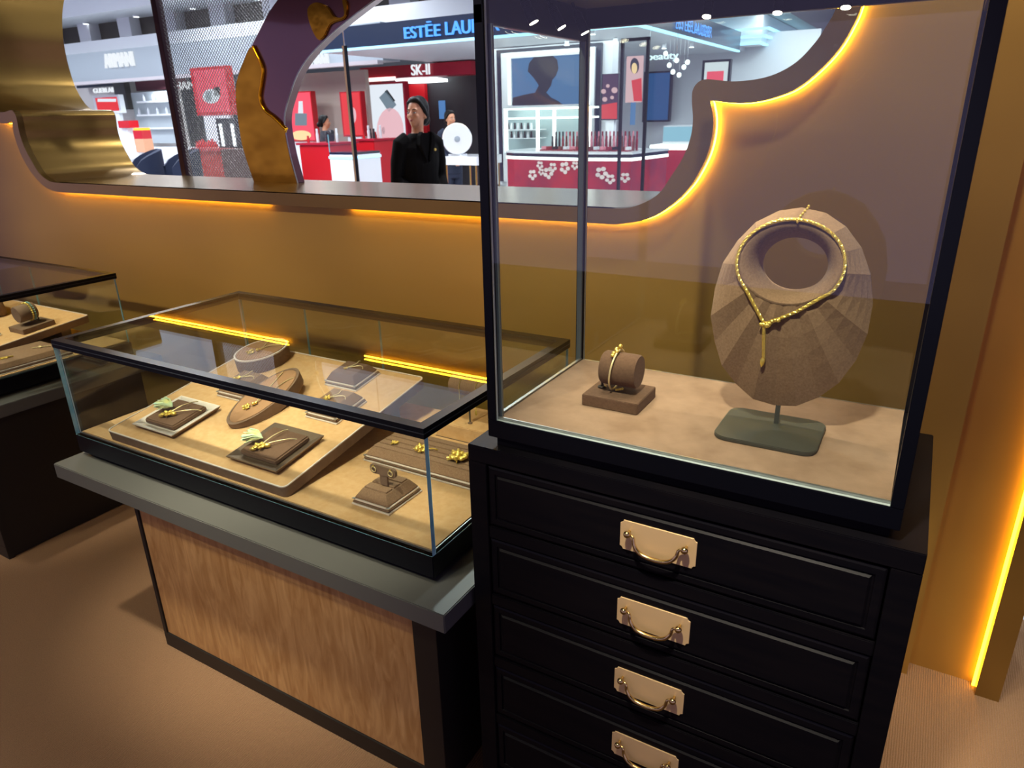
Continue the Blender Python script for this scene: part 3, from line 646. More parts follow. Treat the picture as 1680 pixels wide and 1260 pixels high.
def case_spot(base, lens, label):
    base, lens = Vector(base), Vector(lens); d = (lens-base).normalized()
    s_ = thing('mini_spotlight', label, 'spotlight', base, (0, 0, 0), 'mini spotlights in the tall showcase')
    d0 = lens-base
    MB().cyl((0, 0, 0), tuple(d0*.30), .0030, 10).build('stem', BLACK_MET, s_, smooth=40)
    h0, h1 = d0*.28, d0
    MB().tube([h0, h0+(h1-h0)*.1, h0+(h1-h0)*.45, h0+(h1-h0)*.5, h0+(h1-h0)*.97, h1], [.0045, .0070, .0074, .0084, .0088, .0080], 20).build('barrel', BLACK_MET, s_, smooth=40)
    g_ = MB()
    for k in range(5): c0 = h0+(h1-h0)*(.14+.06*k); g_.tube([c0, c0+d*.0008], .0082, 18)
    g_.build('cooling_fin', BLACK_MET, s_, smooth=40)
    MB().tube([h1-d*.0004, h1+d*.0012], .0074, 18).build('lens', LENS, s_)
    l = bpy.data.lights.new('mini_spot_light', 'SPOT'); l.energy = CASE_W; l.color = (1, .86, .66); l.spot_size = R(72); l.spot_blend = .7; l.shadow_soft_size = .006
    o_ = bpy.data.objects.new('mini_spot_light', l); COL.objects.link(o_); o_.location = lens+d*.004; o_.rotation_euler = d.to_track_quat('-Z', 'Y').to_euler()
CASE_W = 4.2
for y, lab, nx in ((1.100, 'mini spotlight on the left rail nearest the front of the tall showcase', .030), (1.194, 'middle mini spotlight on the left rail of the tall showcase', .034), (1.296, 'mini spotlight on the left rail nearest the back corner', .030)):
    case_spot((TX0+.030, y-.004, 1.6898), (TX0+.030+nx*.75, y+.004, 1.640), lab)
for u, v, lab in ((1160, 26, 'mini spotlight at the left of the back rail in the tall showcase'), (1276, 20, 'middle mini spotlight on the back rail of the tall showcase'), (1388, 11, 'mini spotlight at the right of the back rail, over the necklace bust')):
    p = at_y(u, v, TY1-.050); case_spot((p.x, TY1-.040, 1.6898), (p.x, TY1-.052, p.z-.001), lab)

# ------------------------------------------------------------------ necklace bust
NZ = .9784; BC = Vector((-.181, 1.205, 1.188)); BTILT = R(-7)
t = thing('necklace_stand', 'faceted brown velvet necklace bust with a round neck hole on a metal foot', 'necklace stand', (-.178, 1.19, NZ))
MB().prism(rrect(-.262, -.096, 1.108, 1.252, .024, 8), NZ, NZ+.007).build('foot', IRON, t, world=True, bevel=.0012)
MB().box(-.1785, -.1705, 1.205, 1.2075, NZ+.006, 1.10).build('upright', IRON, t, world=True)
BA, BB, HC = .127, .168, .080
CA, CBr = .079, .067
YC, YR = -.030, .022
Mb = Matrix.Translation(BC) @ Matrix.Rotation(BTILT, 4, 'X')
def rim_at(ph):           # distance from (0,HC) to the rim ellipse along direction ph
    c, s_ = math.cos(ph), math.sin(ph); A = (c/BA)**2+(s_/BB)**2; B = 2*HC*s_/BB**2; Cc = (HC/BB)**2-1
    return (-B+math.sqrt(B*B-4*A*Cc))/(2*A)
def crest_at(ph): return 1/math.sqrt((math.cos(ph)/CA)**2+(math.sin(ph)/CBr)**2)
def bust_y(t_): return YC+(YR-YC)*max(0, t_)**1.5
def bust_pt(x, z, off=0):
    ph = math.atan2(z-HC, x); rho = math.hypot(x, z-HC); rc = crest_at(ph); t_ = (rho-rc)/max(.004, rim_at(ph)-rc)
    return Mb @ Vector((x, bust_y(min(1, t_))-off, z))
NF = 22
phs = []
for i in range(NF):
    th = 2*math.pi*(i+.5)/NF; phs.append(math.atan2(BB*math.sin(th)-HC, BA*math.cos(th)))
FR = (0, .12, .3, .5, .7, .86, 1)
def bv(p, fr, off): 
    rho = crest_at(p)+(rim_at(p)-crest_at(p))*fr
    return Mb @ Vector((math.cos(p)*rho, bust_y(fr)-off, HC+math.sin(p)*rho))
hole_r = lambda p: 1/math.sqrt((math.cos(p)/.052)**2+(math.sin(p)/.043)**2)
bm_ = MB()
ro = lambda p, f_, y: Mb @ Vector((math.cos(p)*rim_at(p)*f_, y, HC+math.sin(p)*rim_at(p)*f_))
frings = [[bv(p, f_, (.0042+.0040*f_) if i % 2 else .0004) for i, p in enumerate(phs)] for f_ in FR]
bm_.loft(frings + [[ro(p, .995, YR+.010) for p in phs]] + [[Mb @ Vector((math.cos(p)*hole_r(p)*1.02, YR+.012, HC-.003+math.sin(p)*hole_r(p)*1.02)) for p in phs]], caps=False)
bm_.build('bust', VELVET_G, t, world=True)
NS = 64; fun = []
for f_, y_ in ((1.06, YC+.006), (1.0, YC-.0015), (.93, YC-.002), (.80, YC+.010), (.70, YC+.026), (.655, YC+.046), (.652, YR+.012)):
    fun.append([Mb @ Vector((math.cos(a)*crest_at(a)*f_ if f_ > .66 else math.cos(a)*hole_r(a), y_, HC-.003*(1.06-f_)/.4+(math.sin(a)*crest_at(a)*f_ if f_ > .66 else math.sin(a)*hole_r(a)))) for a in [2*math.pi*k/NS for k in range(NS)]])
MB().loft(fun, caps=False).build('neck_ring', VELVET_G, t, world=True, smooth=60)
# necklace
t = thing('gold_necklace', 'twisted gold rope necklace with a knotted drop on the faceted bust', 'necklace', bust_pt(0, HC+.066, .004))
kn = (-.026, -.020)
loop = []
for k in range(0, 31):
    a = R(218 - k*(256/30)); loop.append((math.cos(a)*crest_at(a)*1.03, HC+math.sin(a)*crest_at(a)*1.03))
pathL = [kn, (-.043, .006), (-.060, .032)] + loop[1:-1] + [(.052, .030), (.018, .004), kn]
pts = [bust_pt(p.x, p.y, .0066) for p in smoothpath([Vector((a, b_, 0)) for a, b_ in pathL], 5)]
def rope(mb, pts, r, turns):
    """two strands twisted round the path"""
    n_ = len(pts); L = [0]
    for a, b_ in zip(pts, pts[1:]): L.append(L[-1]+(b_-a).length)
    fine = []
    N = max(40, int(L[-1]/.0016)); k = 0
    for i in range(N+1):
        s_ = L[-1]*i/N
        while k < n_-2 and L[k+1] < s_: k += 1
        q_ = (s_-L[k])/max(1e-9, L[k+1]-L[k]); fine.append((pts[k].lerp(pts[k+1], q_), (pts[k+1]-pts[k]).normalized(), s_))
    for ph in (0, math.pi*2/3, math.pi*4/3):
        out = []
        for p, d, s_ in fine:
            x = d.cross(Vector((0, 1, 0)));  x = x.normalized() if x.length > 1e-6 else Vector((1, 0, 0)); y = d.cross(x)
            a = ph+s_*turns; out.append(p+x*math.cos(a)*r*.55+y*math.sin(a)*r*.55)
        mb.tube(out, r*.62, 5)
g = MB(); rope(g, pts, .0026, 700); g.build('rope_chain', GOLD, t, world=True, smooth=60)
g = MB()
for k in range(9): a = k*.9; p = bust_pt(kn[0]-.004+.003*k, kn[1]-.004+.0014*k, .0082); g.ball(p+Vector((.002*math.sin(a), -.001, .003*math.cos(a))), (.0042, .0034, .0034), 8, 6)
g.build('knot', GOLD, t, world=True, smooth=60)
g = MB(); dp = [bust_pt(kn[0]+.003*k/3, kn[1]-.002-.0145*k, .0080) for k in range(5)]; rope(g, smoothpath(dp, 4), .0026, 700)
g.tube([dp[-1], dp[-1]+Vector((-.001, 0, -.004)), dp[-1]+Vector((-.0015, 0, -.010)), dp[-1]+Vector((-.002, 0, -.016))], [.003, .0042, .0034, .0006], 10); g.build('drop', GOLD, t, world=True, smooth=60)
g = MB()
for k in range(7): p = bust_pt(.004+.001*k, HC+.066+.004*k, .0065); g.ball(p, (.0022, .0016, .0026), 7, 5)
for k in range(7): p = bust_pt(-.022+.0045*k, HC+.0685, .0075); g.ball(p, (.0026, .0018, .002), 7, 5)
g.build('extension_chain', GOLD, t, world=True, smooth=60)

# ------------------------------------------------------------------ bracelet stand
pc = at_y(1020, 606, 1.192)
rs = roll_stand((-.4645, 1.193, NZ), (0, 0, 0), 'small brown roll stand holding a bracelet, left of the necklace bust', .0325, .113, .103, .022, VELVET, (pc.x-.036+.4645, pc.x+.034+.4645), pc.z-NZ)
zc = pc.z-NZ; bx = pc.x+.4645-.010
c_ = thing('gold_bracelet', 'thin gold bracelet with charms on the brown roll stand', 'bracelet', (-.4645, 1.193, NZ))
pts = [(bx+.004*math.sin(a), .0372*math.cos(a), zc-.002+.0372*math.sin(a)*1.06) for a in [R(q) for q in range(0, 360, 10)]]
MB().tube(pts, .0019, 8, closed=True).build('band', GOLD_PALE, c_, smooth=60)
g = MB()
for k in range(7): a = R(70+9*k); g.ball((bx+.003*math.sin(k*2), .0375*math.cos(a), zc+.039*math.sin(a)), (.0040, .0040, .0036), 8, 6)
g.ball((bx+.004, .004, zc+.044), (.004, .005, .004)); g.build('charm', GOLD, c_, smooth=60)
g = MB()
for k in range(4): g.ball((bx+.004+.004*k, -.010, zc-.0400+.0015*k), (.0028, .0028, .0024), 8, 6)
g.build('clasp', GOLD, c_, smooth=60)

# ================================================================== crescent and mesh screen on the sill
SZ = 1.2572
t = thing('crescent_ornament', 'large polished gold crescent on the sill, its plum and gold reflections modelled in', 'ornament', (-2.46, 2.2, SZ))
out_c = [(-2.575,SZ),(-2.605,1.36),(-2.618,1.453),(-2.606,1.623),(-2.545,1.72),(-2.444,1.821),(-2.30,1.938),(-2.05,2.06),(-1.75,2.14),(-1.40,2.18)]
in_c = [(-2.312,SZ),(-2.338,1.379),(-2.344,1.498),(-2.308,1.578),(-2.212,1.698),(-2.053,1.795),(-1.819,1.896),(-1.60,1.98),(-1.40,2.05)]
so = [(p.x, p.y) for p in smoothpath([Vector((a, b_, 0)) for a, b_ in out_c], 5)]; si = [(p.x, p.y) for p in smoothpath([Vector((a, b_, 0)) for a, b_ in in_c], 5)]
PLUM_REFL = mat('plum_reflection_tint', '#7d4d4c', .10, .35, coat=.8)  # plum colour stands in for the purple room mirrored in the gold crescent
GOLD_REFL = mat('gold_reflection_tint', '#a8741a', .12, 1.0, noise=((5, 5, 9), '#d8a02c', 2), bump=(7, .9))  # varied gold tones stand in for mirrored surroundings
MB().prism(list(reversed(so))+si, 2.185, 2.225, 'y').build('body', PLUM_REFL, t, world=True, bevel=.002, smooth=40)
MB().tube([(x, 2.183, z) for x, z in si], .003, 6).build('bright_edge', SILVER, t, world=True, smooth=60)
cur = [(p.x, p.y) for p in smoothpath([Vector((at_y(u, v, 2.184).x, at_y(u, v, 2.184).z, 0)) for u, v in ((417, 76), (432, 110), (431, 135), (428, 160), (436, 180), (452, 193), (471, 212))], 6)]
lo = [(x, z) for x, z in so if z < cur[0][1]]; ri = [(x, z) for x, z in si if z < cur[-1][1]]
MB().prism(cur + list(reversed(ri)) + lo, 2.179, 2.186, 'y').build('reflected_gold', GOLD_REFL, t, world=True, bevel=.001)  # mirrored gold wall area modelled as a raised shape
MB().tube([(x, 2.180, z) for x, z in cur], .008, 8).build('reflected_led_line', mat('amber_reflection_tint', '#ffb31a', .15, 1.0), t, world=True, smooth=60)  # amber tube stands in for the mirrored LED line
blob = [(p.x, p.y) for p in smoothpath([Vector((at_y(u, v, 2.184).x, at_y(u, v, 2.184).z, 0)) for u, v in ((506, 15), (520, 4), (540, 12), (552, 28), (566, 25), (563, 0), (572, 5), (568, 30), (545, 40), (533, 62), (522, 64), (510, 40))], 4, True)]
MB().prism(blob, 2.176, 2.186, 'y').build('reflected_gold_drop', GOLD_REFL, t, world=True, bevel=.003, smooth=60)  # another gold reflection modelled as a raised shape

t = thing('mesh_screen', 'perforated metal mesh screen with a dark plum post behind the sill', 'screen', (-3.0, 2.42, 0))
MB().box(-3.372, -3.335, 2.40, 2.44, 0, 2.6).build('post', mat('dark_plum_post', '#3a1f24', .35, .3), t, world=True, bevel=.002)
g = MB(); x0, x1, z0, z1 = -3.334, -2.60, 1.10, 2.55; st = .0185; wdt = .0019
nbar = int(((x1-x0)+(z1-z0))/st)
for sgn in (1, -1):
    for k in range(nbar+1):
        c0 = k*st
        if sgn > 0: a = (x0+max(0, c0-(z1-z0)), z0+min(c0, z1-z0)); b_ = (x0+min(c0, x1-x0), z0+max(0, c0-(x1-x0)))
        else: a = (x0+max(0, c0-(z1-z0)), z1-min(c0, z1-z0)); b_ = (x0+min(c0, x1-x0), z1-max(0, c0-(x1-x0)))
        if math.dist(a, b_) < .01: continue
        d = Vector((b_[0]-a[0], b_[1]-a[1])).normalized(); nx, nz = -d.y*wdt/2, d.x*wdt/2; yy = 2.418 if sgn > 0 else 2.4205
        g.prism([(a[0]+nx, a[1]+nz), (a[0]-nx, a[1]-nz), (b_[0]-nx, b_[1]-nz), (b_[0]+nx, b_[1]+nz)], yy, yy+.002, 'y')
tag(g.build('wire_mesh', mat('steel_mesh', '#5d5a58', .4, .6), t, world=True), kind='stuff')

# ================================================================== THE MALL BEYOND THE OPENING
def text_geo(s, height, width=None, extrude=.01):
    cu = bpy.data.curves.new('lettering', 'FONT'); cu.body = s; cu.size = 1; cu.extrude = 0
    o_ = bpy.data.objects.new('lettering', cu); COL.objects.link(o_); bpy.context.view_layer.update()
    me = bpy.data.meshes.new_from_object(o_.evaluated_get(bpy.context.evaluated_depsgraph_get()))
    vs_ = [v.co.copy() for v in me.vertices]; fs = [tuple(p.vertices) for p in me.polygons]
    bpy.data.objects.remove(o_); bpy.data.curves.remove(cu); bpy.data.meshes.remove(me)
    x0, x1 = min(v.x for v in vs_), max(v.x for v in vs_); z0, z1 = min(v.y for v in vs_), max(v.y for v in vs_)
    sz = height/(z1-z0); sx = width/(x1-x0) if width else sz
    return [((v.x-x0)*sx, (v.y-z0)*sz) for v in vs_], fs, (x1-x0)*sx
def text_y(name, s, x0, z0, height, y, mt, parent, width=None, dep=.03):
    """lettering on a wall facing -y"""
    if ' ' in s:                 # one part for each word
        a_, b_ = s.split(' '); pass
        ha = height; hl = height*.845   # the accent makes the first word taller
        text_y(name, a_, x0, z0, ha, y, mt, parent, width*.395, dep); text_y(name, b_, x0+width*.455, z0, hl, y, mt, parent, width*.545, dep); return
    p2, fs, wd = text_geo(s, height, width); n_ = len(p2); g_ = MB()
    g_.add([(x0+a, y, z0+b_) for a, b_ in p2], fs); g_.add([(x0+a, y+dep, z0+b_) for a, b_ in p2], [tuple(reversed(f)) for f in fs])
    from collections import Counter
    ec = Counter()
    for f in fs:
        for i in range(len(f)): ec[tuple(sorted((f[i], f[(i+1) % len(f)])))] += 1
    for (i, j), c in ec.items():
        if c == 1: g_.add([(x0+p2[i][0], y, z0+p2[i][1]), (x0+p2[j][0], y, z0+p2[j][1]), (x0+p2[j][0], y+dep, z0+p2[j][1]), (x0+p2[i][0], y+dep, z0+p2[i][1])], [(0, 1, 2, 3)])
    return g_.build(name, mt, parent, world=True)
def text_x(name, s, y0, z0, height, x, mt, parent, width, dep=.03):
    """lettering on a face that looks to +x, reading towards +y"""
    p2, fs, wd = text_geo(s, height, width)
    g_ = MB().add([(x, y0+a, z0+b_) for a, b_ in p2], fs).add([(x-dep, y0+a, z0+b_) for a, b_ in p2], [tuple(reversed(f)) for f in fs])
    return g_.build(name, mt, parent, world=True)
def pr(u0, v0, u1, v1, y):
    um, vm = (u0+u1)/2, (v0+v1)/2
    return at_y(u0, vm, y).x, at_y(u1, vm, y).x, at_y(um, v1, y).z, at_y(um, v0, y).z
def pbox(name, rect, y, dep, mt, parent=None, bevel=0):
    x0, x1, z0, z1 = pr(*rect, y); return MB().box(x0, x1, y, y+dep, z0, z1).build(name, mt, parent, world=True, bevel=bevel)
def mthing(name, label, cat, u, v, y, group=None, z=0):
    p = at_y(u, v, y); return thing(name, label, cat, (p.x, y, z), (0, 0, 0), group)

# building shell
WHITE_WALL = mat('mall_white_wall', '#c8ccd2', .6)
tag(MB().box(-24, 8, 19.8, 20, 0, 4.3).build('wall_mall', WHITE_WALL), 'pale rear wall of the mall', kind='structure')
tag(MB().box(-24, -23.8, 2.33, 19.8, 0, 4.3).build('wall_left', WHITE_WALL), 'pale end wall of the mall', kind='structure')
# upper bulkheads with a dark clerestory slot
bk = tag(bpy.data.objects.new('trim_3', None), 'white bulkhead bands with a dark slot under the mall ceiling', kind='structure'); COL.objects.link(bk)
MB().box(-23.5, -4, 10.4, 11.0, 3.00, 3.28).build('lower_band', WHITE_P, bk)
MB().box(-23.5, -4, 11.0, 11.2, 3.28, 3.72).build('slot_back', mat('slot_dark', '#5b564e', .6), bk)
MB().box(-23.5, -4, 10.0, 11.0, 3.72, 4.1).build('upper_band', WHITE_P, bk)
for k in range(12): MB().box(-22.6+k*1.55, -22.15+k*1.55, 10.75, 11.0, 3.281, 3.719).build('slot_pier', WHITE_P, bk)
for k in range(9):
    x = -21.3+k*1.9
    d_ = thing('bulkhead_downlight', 'small round downlight in the dark slot under the mall ceiling', 'downlight', (x, 10.7, 3.7195), (0, 0, 0), 'downlights in the bulkhead slot')
    MB().cyl((0, 0, -.03), (0, 0, 0), .07, 16).build('housing', WHITE_P, d_); MB().cyl((0, 0, -.035), (0, 0, -.03), .058, 16).build('lens', LED_W, d_)
# grey fascia with the white lettering
t = thing('shop_fascia', 'grey shop fascia with white illuminated lettering, left of the crescent', 'shop sign', (-14, 10.05, 0))
MB().box(-18.6, -8.3, 10.05, 10.5, 2.42, 3.0).build('fascia', GREY_P, t, world=True)
MB().box(-18.6, -8.3, 9.9, 10.049, 2.36, 2.42).build('soffit_edge', mat('pale_soffit', '#b9b2b6', .5), t, world=True)
x0, x1, z0, z1 = pr(169, 86, 217, 110, 10.0); text_y('lettering', 'ARMANI', x0, z0, z1-z0, 10.0, LETTER, t, x1-x0, .05)
x0, x1, z0, z1 = pr(492, 88, 537, 111, 10.0); text_y('lettering', 'ARMANI', x0, z0, z1-z0, 10.0, LETTER, t, x1-x0, .05)
# back-left shops seen between the jamb and the mesh post
t = mthing('cosmetics_shop', 'pale glazed cosmetics shop front under the grey fascia', 'shop front', 210, 190, 11.5)
pbox('rear_wall', (120, 112, 300, 292), 11.5, .1, mat('shop_interior', '#ded9d6', .6), t)
x0, x1, z0, z1 = pr(120, 112, 300, 292, 11.5); MB().box(x0, x1, 11.5, 11.6, 0, z0).build('plinth', WHITE_P, t, world=True)
pbox('dark_sign', (124, 127, 190, 143), 11.2, .1, NAVY, t)
x0, x1, z0, z1 = pr(152, 144, 190, 152, 11.15); text_y('lettering', 'GUERLAIN', x0, z0, z1-z0, 11.15, LETTER, t, x1-x0)
pbox('dark_header', (222, 130, 300, 147), 11.2, .1, mat('wine_header', '#6d3a44', .5), t)
x0, x1, z0, z1 = pr(275, 134, 318, 147, 11.1); text_y('lettering', 'CHAN', x0, z0, z1-z0, 11.1, LETTER, t, x1-x0)
pbox('grey_column', (188, 128, 206, 180), 11.1, .15, mat('bronze_column', '#6d6a68', .3, .5), t)
pbox('glass_screen', (222, 150, 290, 235), 11.0, .03, mat('frosted_shop_glass', '#c3cdd2', .15, .1), t)
for k in range(3): pbox('shelf', (224, 165+22*k, 288, 168+22*k), 10.85, .14, WHITE_G, t)
for k in range(8):
    p = at_y(229+7.5*k, 165 if k % 2 else 187, 10.9); p.z = pr(224, 165 if k % 2 else 187, 288, 168 if k % 2 else 190, 10.85)[3]+.0005; b_ = thing('perfume_bottle', 'small pale bottle on the glazed shop shelves at the left', 'bottle', (p.x, 10.9, p.z), (0, 0, 0), 'bottles on the glazed shop shelves'); MB().lathe([(.03, 0), (.03, .10), (.012, .11), (.012, .14)], 10).build('flask', mat('clear_flask', '#dfe6ea', .1, .3), b_, smooth=40)
def lightbox(name, label, rect, y, face, frame_m, shapes=(), fw=3, legs=False):
    t_ = mthing(name, label, 'light box', (rect[0]+rect[2])/2, rect[3], y)
    pbox('frame', (rect[0]-fw, rect[1]-fw, rect[2]+fw, rect[3]+fw), y, .12, frame_m, t_)
    pbox('lit_face', rect, y-.012, .011, face, t_)
    for i, (nm, poly, mt) in enumerate(shapes):
        pp = [at_y(u, v, y-.02) for u, v in poly]; MB().prism([(p.x, p.z) for p in pp], y-.02, y-.013, 'y').build(nm, mt, t_, world=True)
    x0, x1, z0, z1 = pr(*rect, y)
    MB().box(x0+.05, x1-.05, y+.02, y+.10, 0, z0).build('stand', WHITE_P, t_, world=True)
    return t_
ell = lambda cx, cy_, a, b_, n_=20: [(cx+a*math.cos(2*math.pi*k/n_), cy_+b_*math.sin(2*math.pi*k/n_)) for k in range(n_)]
E_PINK = emis('pink_lit_poster', '#ff5068', 1.0); E_RED = emis('red_lit_poster', '#f0343c', .9); E_WHITE = emis('white_lit_poster', '#e9f1fb', .95); E_ROSE = emis('rose_print', '#f2c3cc', .9)
E_GREY = emis('grey_print', '#8fa6b8', .6); E_DARK = emis('dark_print', '#10141c', .3); E_BLUE = emis('blue_screen', '#5a8fd0', .75); E_PLUM = emis('plum_print', '#2c2a50', .5); E_DEEP = emis('deep_blue_screen', '#12508f', .9); E_FLAME = emis('flame_print', '#ffd9a0', 1.1)
lightbox('poster_light_box', 'pink light box with two dark bottles, behind the mesh screen', (322, 114, 372, 184), 8.95, E_PINK, RED, [('white_splash', ell(346, 158, 14, 12), E_WHITE), ('bottle_print', [(337, 150), (347, 150), (347, 166), (337, 166)], E_GREY), ('bottle_print', [(350, 144), (360, 142), (361, 157), (352, 158)], E_DARK)], 5)
lightbox('poster_light_box', 'small red and white poster by the left jamb', (158, 160, 193, 182), 10.6, E_RED, WHITE_P, [('white_print', [(160, 162), (190, 162), (190, 167), (160, 167)], E_WHITE)], 4)
t = mthing('red_counter', 'red cosmetics counter behind the mesh screen', 'counter', 345, 250, 8.0); pbox('front', (316, 247, 372, 300), 8.0, .7, mat('red_counter_front', '#a92a20', .4), t); pbox('top', (313, 243, 375, 248), 7.95, .8, mat('counter_top_red', '#b53a3a', .3), t)
x0, x1, z0, z1 = pr(316, 247, 372, 300, 8.0); MB().box(x0, x1, 8.05, 8.65, 0, z0).build('kick', DARK_BASE, t, world=True)
cz_ = at_y(345, 243, 8.1).z
for k in range(7):
    p = at_y(325+5*k, 243, 8.2); b_ = thing('red_jar', 'little red jar on the red counter behind the mesh', 'jar', (p.x, 8.2, cz_), (0, 0, 0), 'red jars behind the mesh screen'); MB().lathe([(.03, 0), (.035, .05+.02*(k % 3)), (.02, .07+.02*(k % 3)), (.02, .10+.02*(k % 3))], 12).build('jar', RED, b_, smooth=40)
t = mthing('lit_display_tower', 'dark display tower with two light tubes behind the mesh', 'display', 372, 244, 8.05, z=cz_); x0, x1, z0, z1 = pr(357, 194, 388, 243, 8.05); MB().box(x0, x1, 8.05, 8.25, cz_+.006, z1).build('case', mat('tower_dark', '#20252c', .4), t, world=True)
for u in (363, 382): pbox('light_tube', (u-1.6, 203, u+1.6, 240), 8.03, .02, LED_W, t)
t = mthing('dark_counter', 'dark brown counter front between mesh and crescent', 'counter', 385, 270, 7.6); pbox('front', (366, 245, 420, 300), 7.6, .5, mat('brown_counter', '#4b3430', .5), t); x0, x1, z0, z1 = pr(366, 245, 420, 300, 7.6); MB().box(x0, x1, 7.62, 8.0, 0, z0).build('kick', DARK_BASE, t, world=True)

def tub_chair(u, y, label, w_=.62):
    p = at_y(u, 262, y); t_ = thing('tub_chair', label, 'chair', (p.x, y, 0), (0, 0, R(-25)), 'navy tub chairs')
    zt = at_y(u, 246, y).z; arc = []
    for k in range(15): a = R(-20+220*k/14); arc.append((math.cos(a)*w_/2, math.sin(a)*w_/2, zt-.22+.22*math.sin(max(0, min(1, (k/14)))*math.pi)**.6))
    g_ = MB()
    inn = [(x*.84, y_*.84, z) for x, y_, z in arc]
    g_.loft([[(x, y_, .42) for x, y_, z in arc], [(x, y_, z) for x, y_, z in arc], [(x, y_, z+.008) for x, y_, z in inn], [(x, y_, .42) for x, y_, z in inn], [(x, y_, .42) for x, y_, z in arc]], caps=False, closed=False)
    g_.build('backrest', NAVY_F, t_, smooth=60); MB().lathe([(w_*.44, .40), (w_*.46, .44), (w_*.46, .52), (w_*.42, .55)], 24).build('seat', NAVY_F, t_, smooth=40)
    MB().cyl((0, 0, .02), (0, 0, .40), .03, 12).build('pedestal', CHROME, t_, smooth=40); MB().lathe([(.26, 0), (.26, .012), (.05, .03)], 24).build('foot', CHROME, t_, smooth=40)
tub_chair(229, 6.4, 'navy tub chair nearest the left jamb of the opening', .62)
tub_chair(287, 6.4, 'navy tub chair beside the dark plum post', .66)
t = mthing('tester_stand', 'red, amber and peach tester stand behind the navy chairs', 'display stand', 228, 240, 8.2)
for nm, rc, mt in (('peach_block', (222, 228, 237, 250), mat('peach_block', '#d9a27e', .5)), ('red_block', (219, 214, 233, 228), RED), ('amber_lamp', (219, 210, 231, 214), emis('amber_lamp', '#ffb02e', 2))): pbox(nm, rc, 8.2, .18, mt, t)
x0, x1, z0, z1 = pr(222, 228, 237, 250, 8.2); MB().box(x0+.02, x1-.02, 8.22, 8.36, 0, z0).build('stem', WHITE_P, t, world=True)
t = mthing('white_island', 'white island counter with red trims behind the navy chairs', 'counter', 255, 240, 9.0); pbox('body', (196, 243, 300, 262), 9.0, .6, WHITE_G, t); pbox('red_trim', (194, 198, 212, 210), 9.0, .2, RED, t); pbox('side', (196, 210, 212, 243), 9.05, .2, WHITE_G, t); x0, x1, z0, z1 = pr(196, 243, 300, 262, 9.0); MB().box(x0, x1, 9.02, 9.55, 0, z0).build('plinth', WHITE_P, t, world=True)
pbox('red_panel', (239, 236, 248, 254), 8.97, .02, RED, t)

# ------------------------------------------------------------------ navy canopy with blue lettering (corner at -3.02, 7.93)
t = thing('shop_canopy', 'navy shop canopy with glowing blue lettering and an ice-blue light edge', 'shop sign', (-5.3, 8.5, 2.38))
KX, KY, KZ = -3.02, 7.93, 2.405
NAVYF = mat('navy_canopy', '#0b2038', .3, coat=.3)
MB().box(-8.2, KX, KY, KY+.10, KZ, 2.665).build('front_fascia', NAVYF, t, world=True)
MB().box(KX-.10, KX, KY+.10, 12.4, KZ, 2.665).build('side_fascia', NAVYF, t, world=True)
MB().box(-8.2, KX-.101, KY+.101, 13.5, 2.44, 2.60).build('canopy_ceiling', mat('canopy_white', '#c9cdd3', .5), t, world=True)
MB().box(-8.2, KX+.004, KY-.004, KY+.03, KZ-.030, KZ-.001).build('light_edge', LED_B, t, world=True)
MB().box(KX-.03, KX+.004, KY+.03, 12.4, KZ-.030, KZ-.001).build('light_edge', LED_B, t, world=True)
E_SIGN = emis('blue_sign_letters', '#4a98ff', 1.7)
a = at_y(663, 60, KY-.03); b2 = at_y(818, 40, KY-.03)
text_y('lettering', 'ESTĒE LAUDER', a.x, 2.452, .172, KY-.035, E_SIGN, t, (b2.x-a.x), .03)
ya, yb = at_x(1108, 48, KX).y, at_x(1164, 55, KX).y
text_x('lettering', 'ESTĒE LAUDER', ya, 2.452, .172, KX+.035, E_SIGN, t, yb-ya)
for u, v in ((972, 47), (1010, 62), (1090, 72), (1135, 70), (930, 66)):
    p = at_z(u, v, 2.438)
    if p.y < 13: d_ = thing('canopy_spotlight', 'white spotlight under the navy canopy', 'spotlight', (p.x, p.y, 2.4398), (0, 0, 0), 'spotlights under the navy canopy'); MB().cyl((0, 0, -.06), (0, 0, 0), .03, 12).build('body', WHITE_P, d_, smooth=40); MB().cyl((0, 0, -.067), (0, 0, -.06), .036, 12).build('lens', LED_W, d_)
# screen wall
t = mthing('video_wall', 'large framed screen with a dark head silhouette, seen through the tall showcase', 'screen', 900, 130, 9.6)
def fr(nm, o_, i_, y, dep, mt):
    X0, X1, Z0, Z1 = pr(*o_, y); a0, a1, b0, b1 = pr(*i_, y)
    MB().box(X0, X1, y, y+dep, b1, Z1).box(X0, X1, y, y+dep, Z0, b0).box(X0, a0, y, y+dep, b0, b1).box(a1, X1, y, y+dep, b0, b1).build(nm, mt, t, world=True)
fr('white_wall', (803, 52, 1003, 305), (817, 76, 984, 300), 9.72, .2, WHITE_P)
fr('navy_frame', (817, 76, 984, 300), (823, 82, 974, 298), 9.66, .14, NAVY)
fr('white_frame', (824, 82, 974, 300), (838, 92, 962, 172), 9.62, .12, WHITE_G)
pbox('screen', (837, 91, 963, 173), 9.66, .03, E_BLUE, t)
pbox('light_bar', (826, 84, 972, 88), 9.60, .02, LED_W, t); pbox('light_bar', (833, 93, 837, 172), 9.60, .02, LED_W, t); pbox('light_bar', (963, 93, 967, 172), 9.60, .02, LED_W, t)
sil = [(840, 173), (842, 160), (862, 155), (878, 152), (884, 140), (876, 128), (866, 117), (868, 104), (876, 94), (890, 91), (906, 91), (914, 98), (916, 112), (912, 124), (906, 131), (904, 140), (900, 146), (896, 152), (904, 160), (916, 166), (925, 173)]
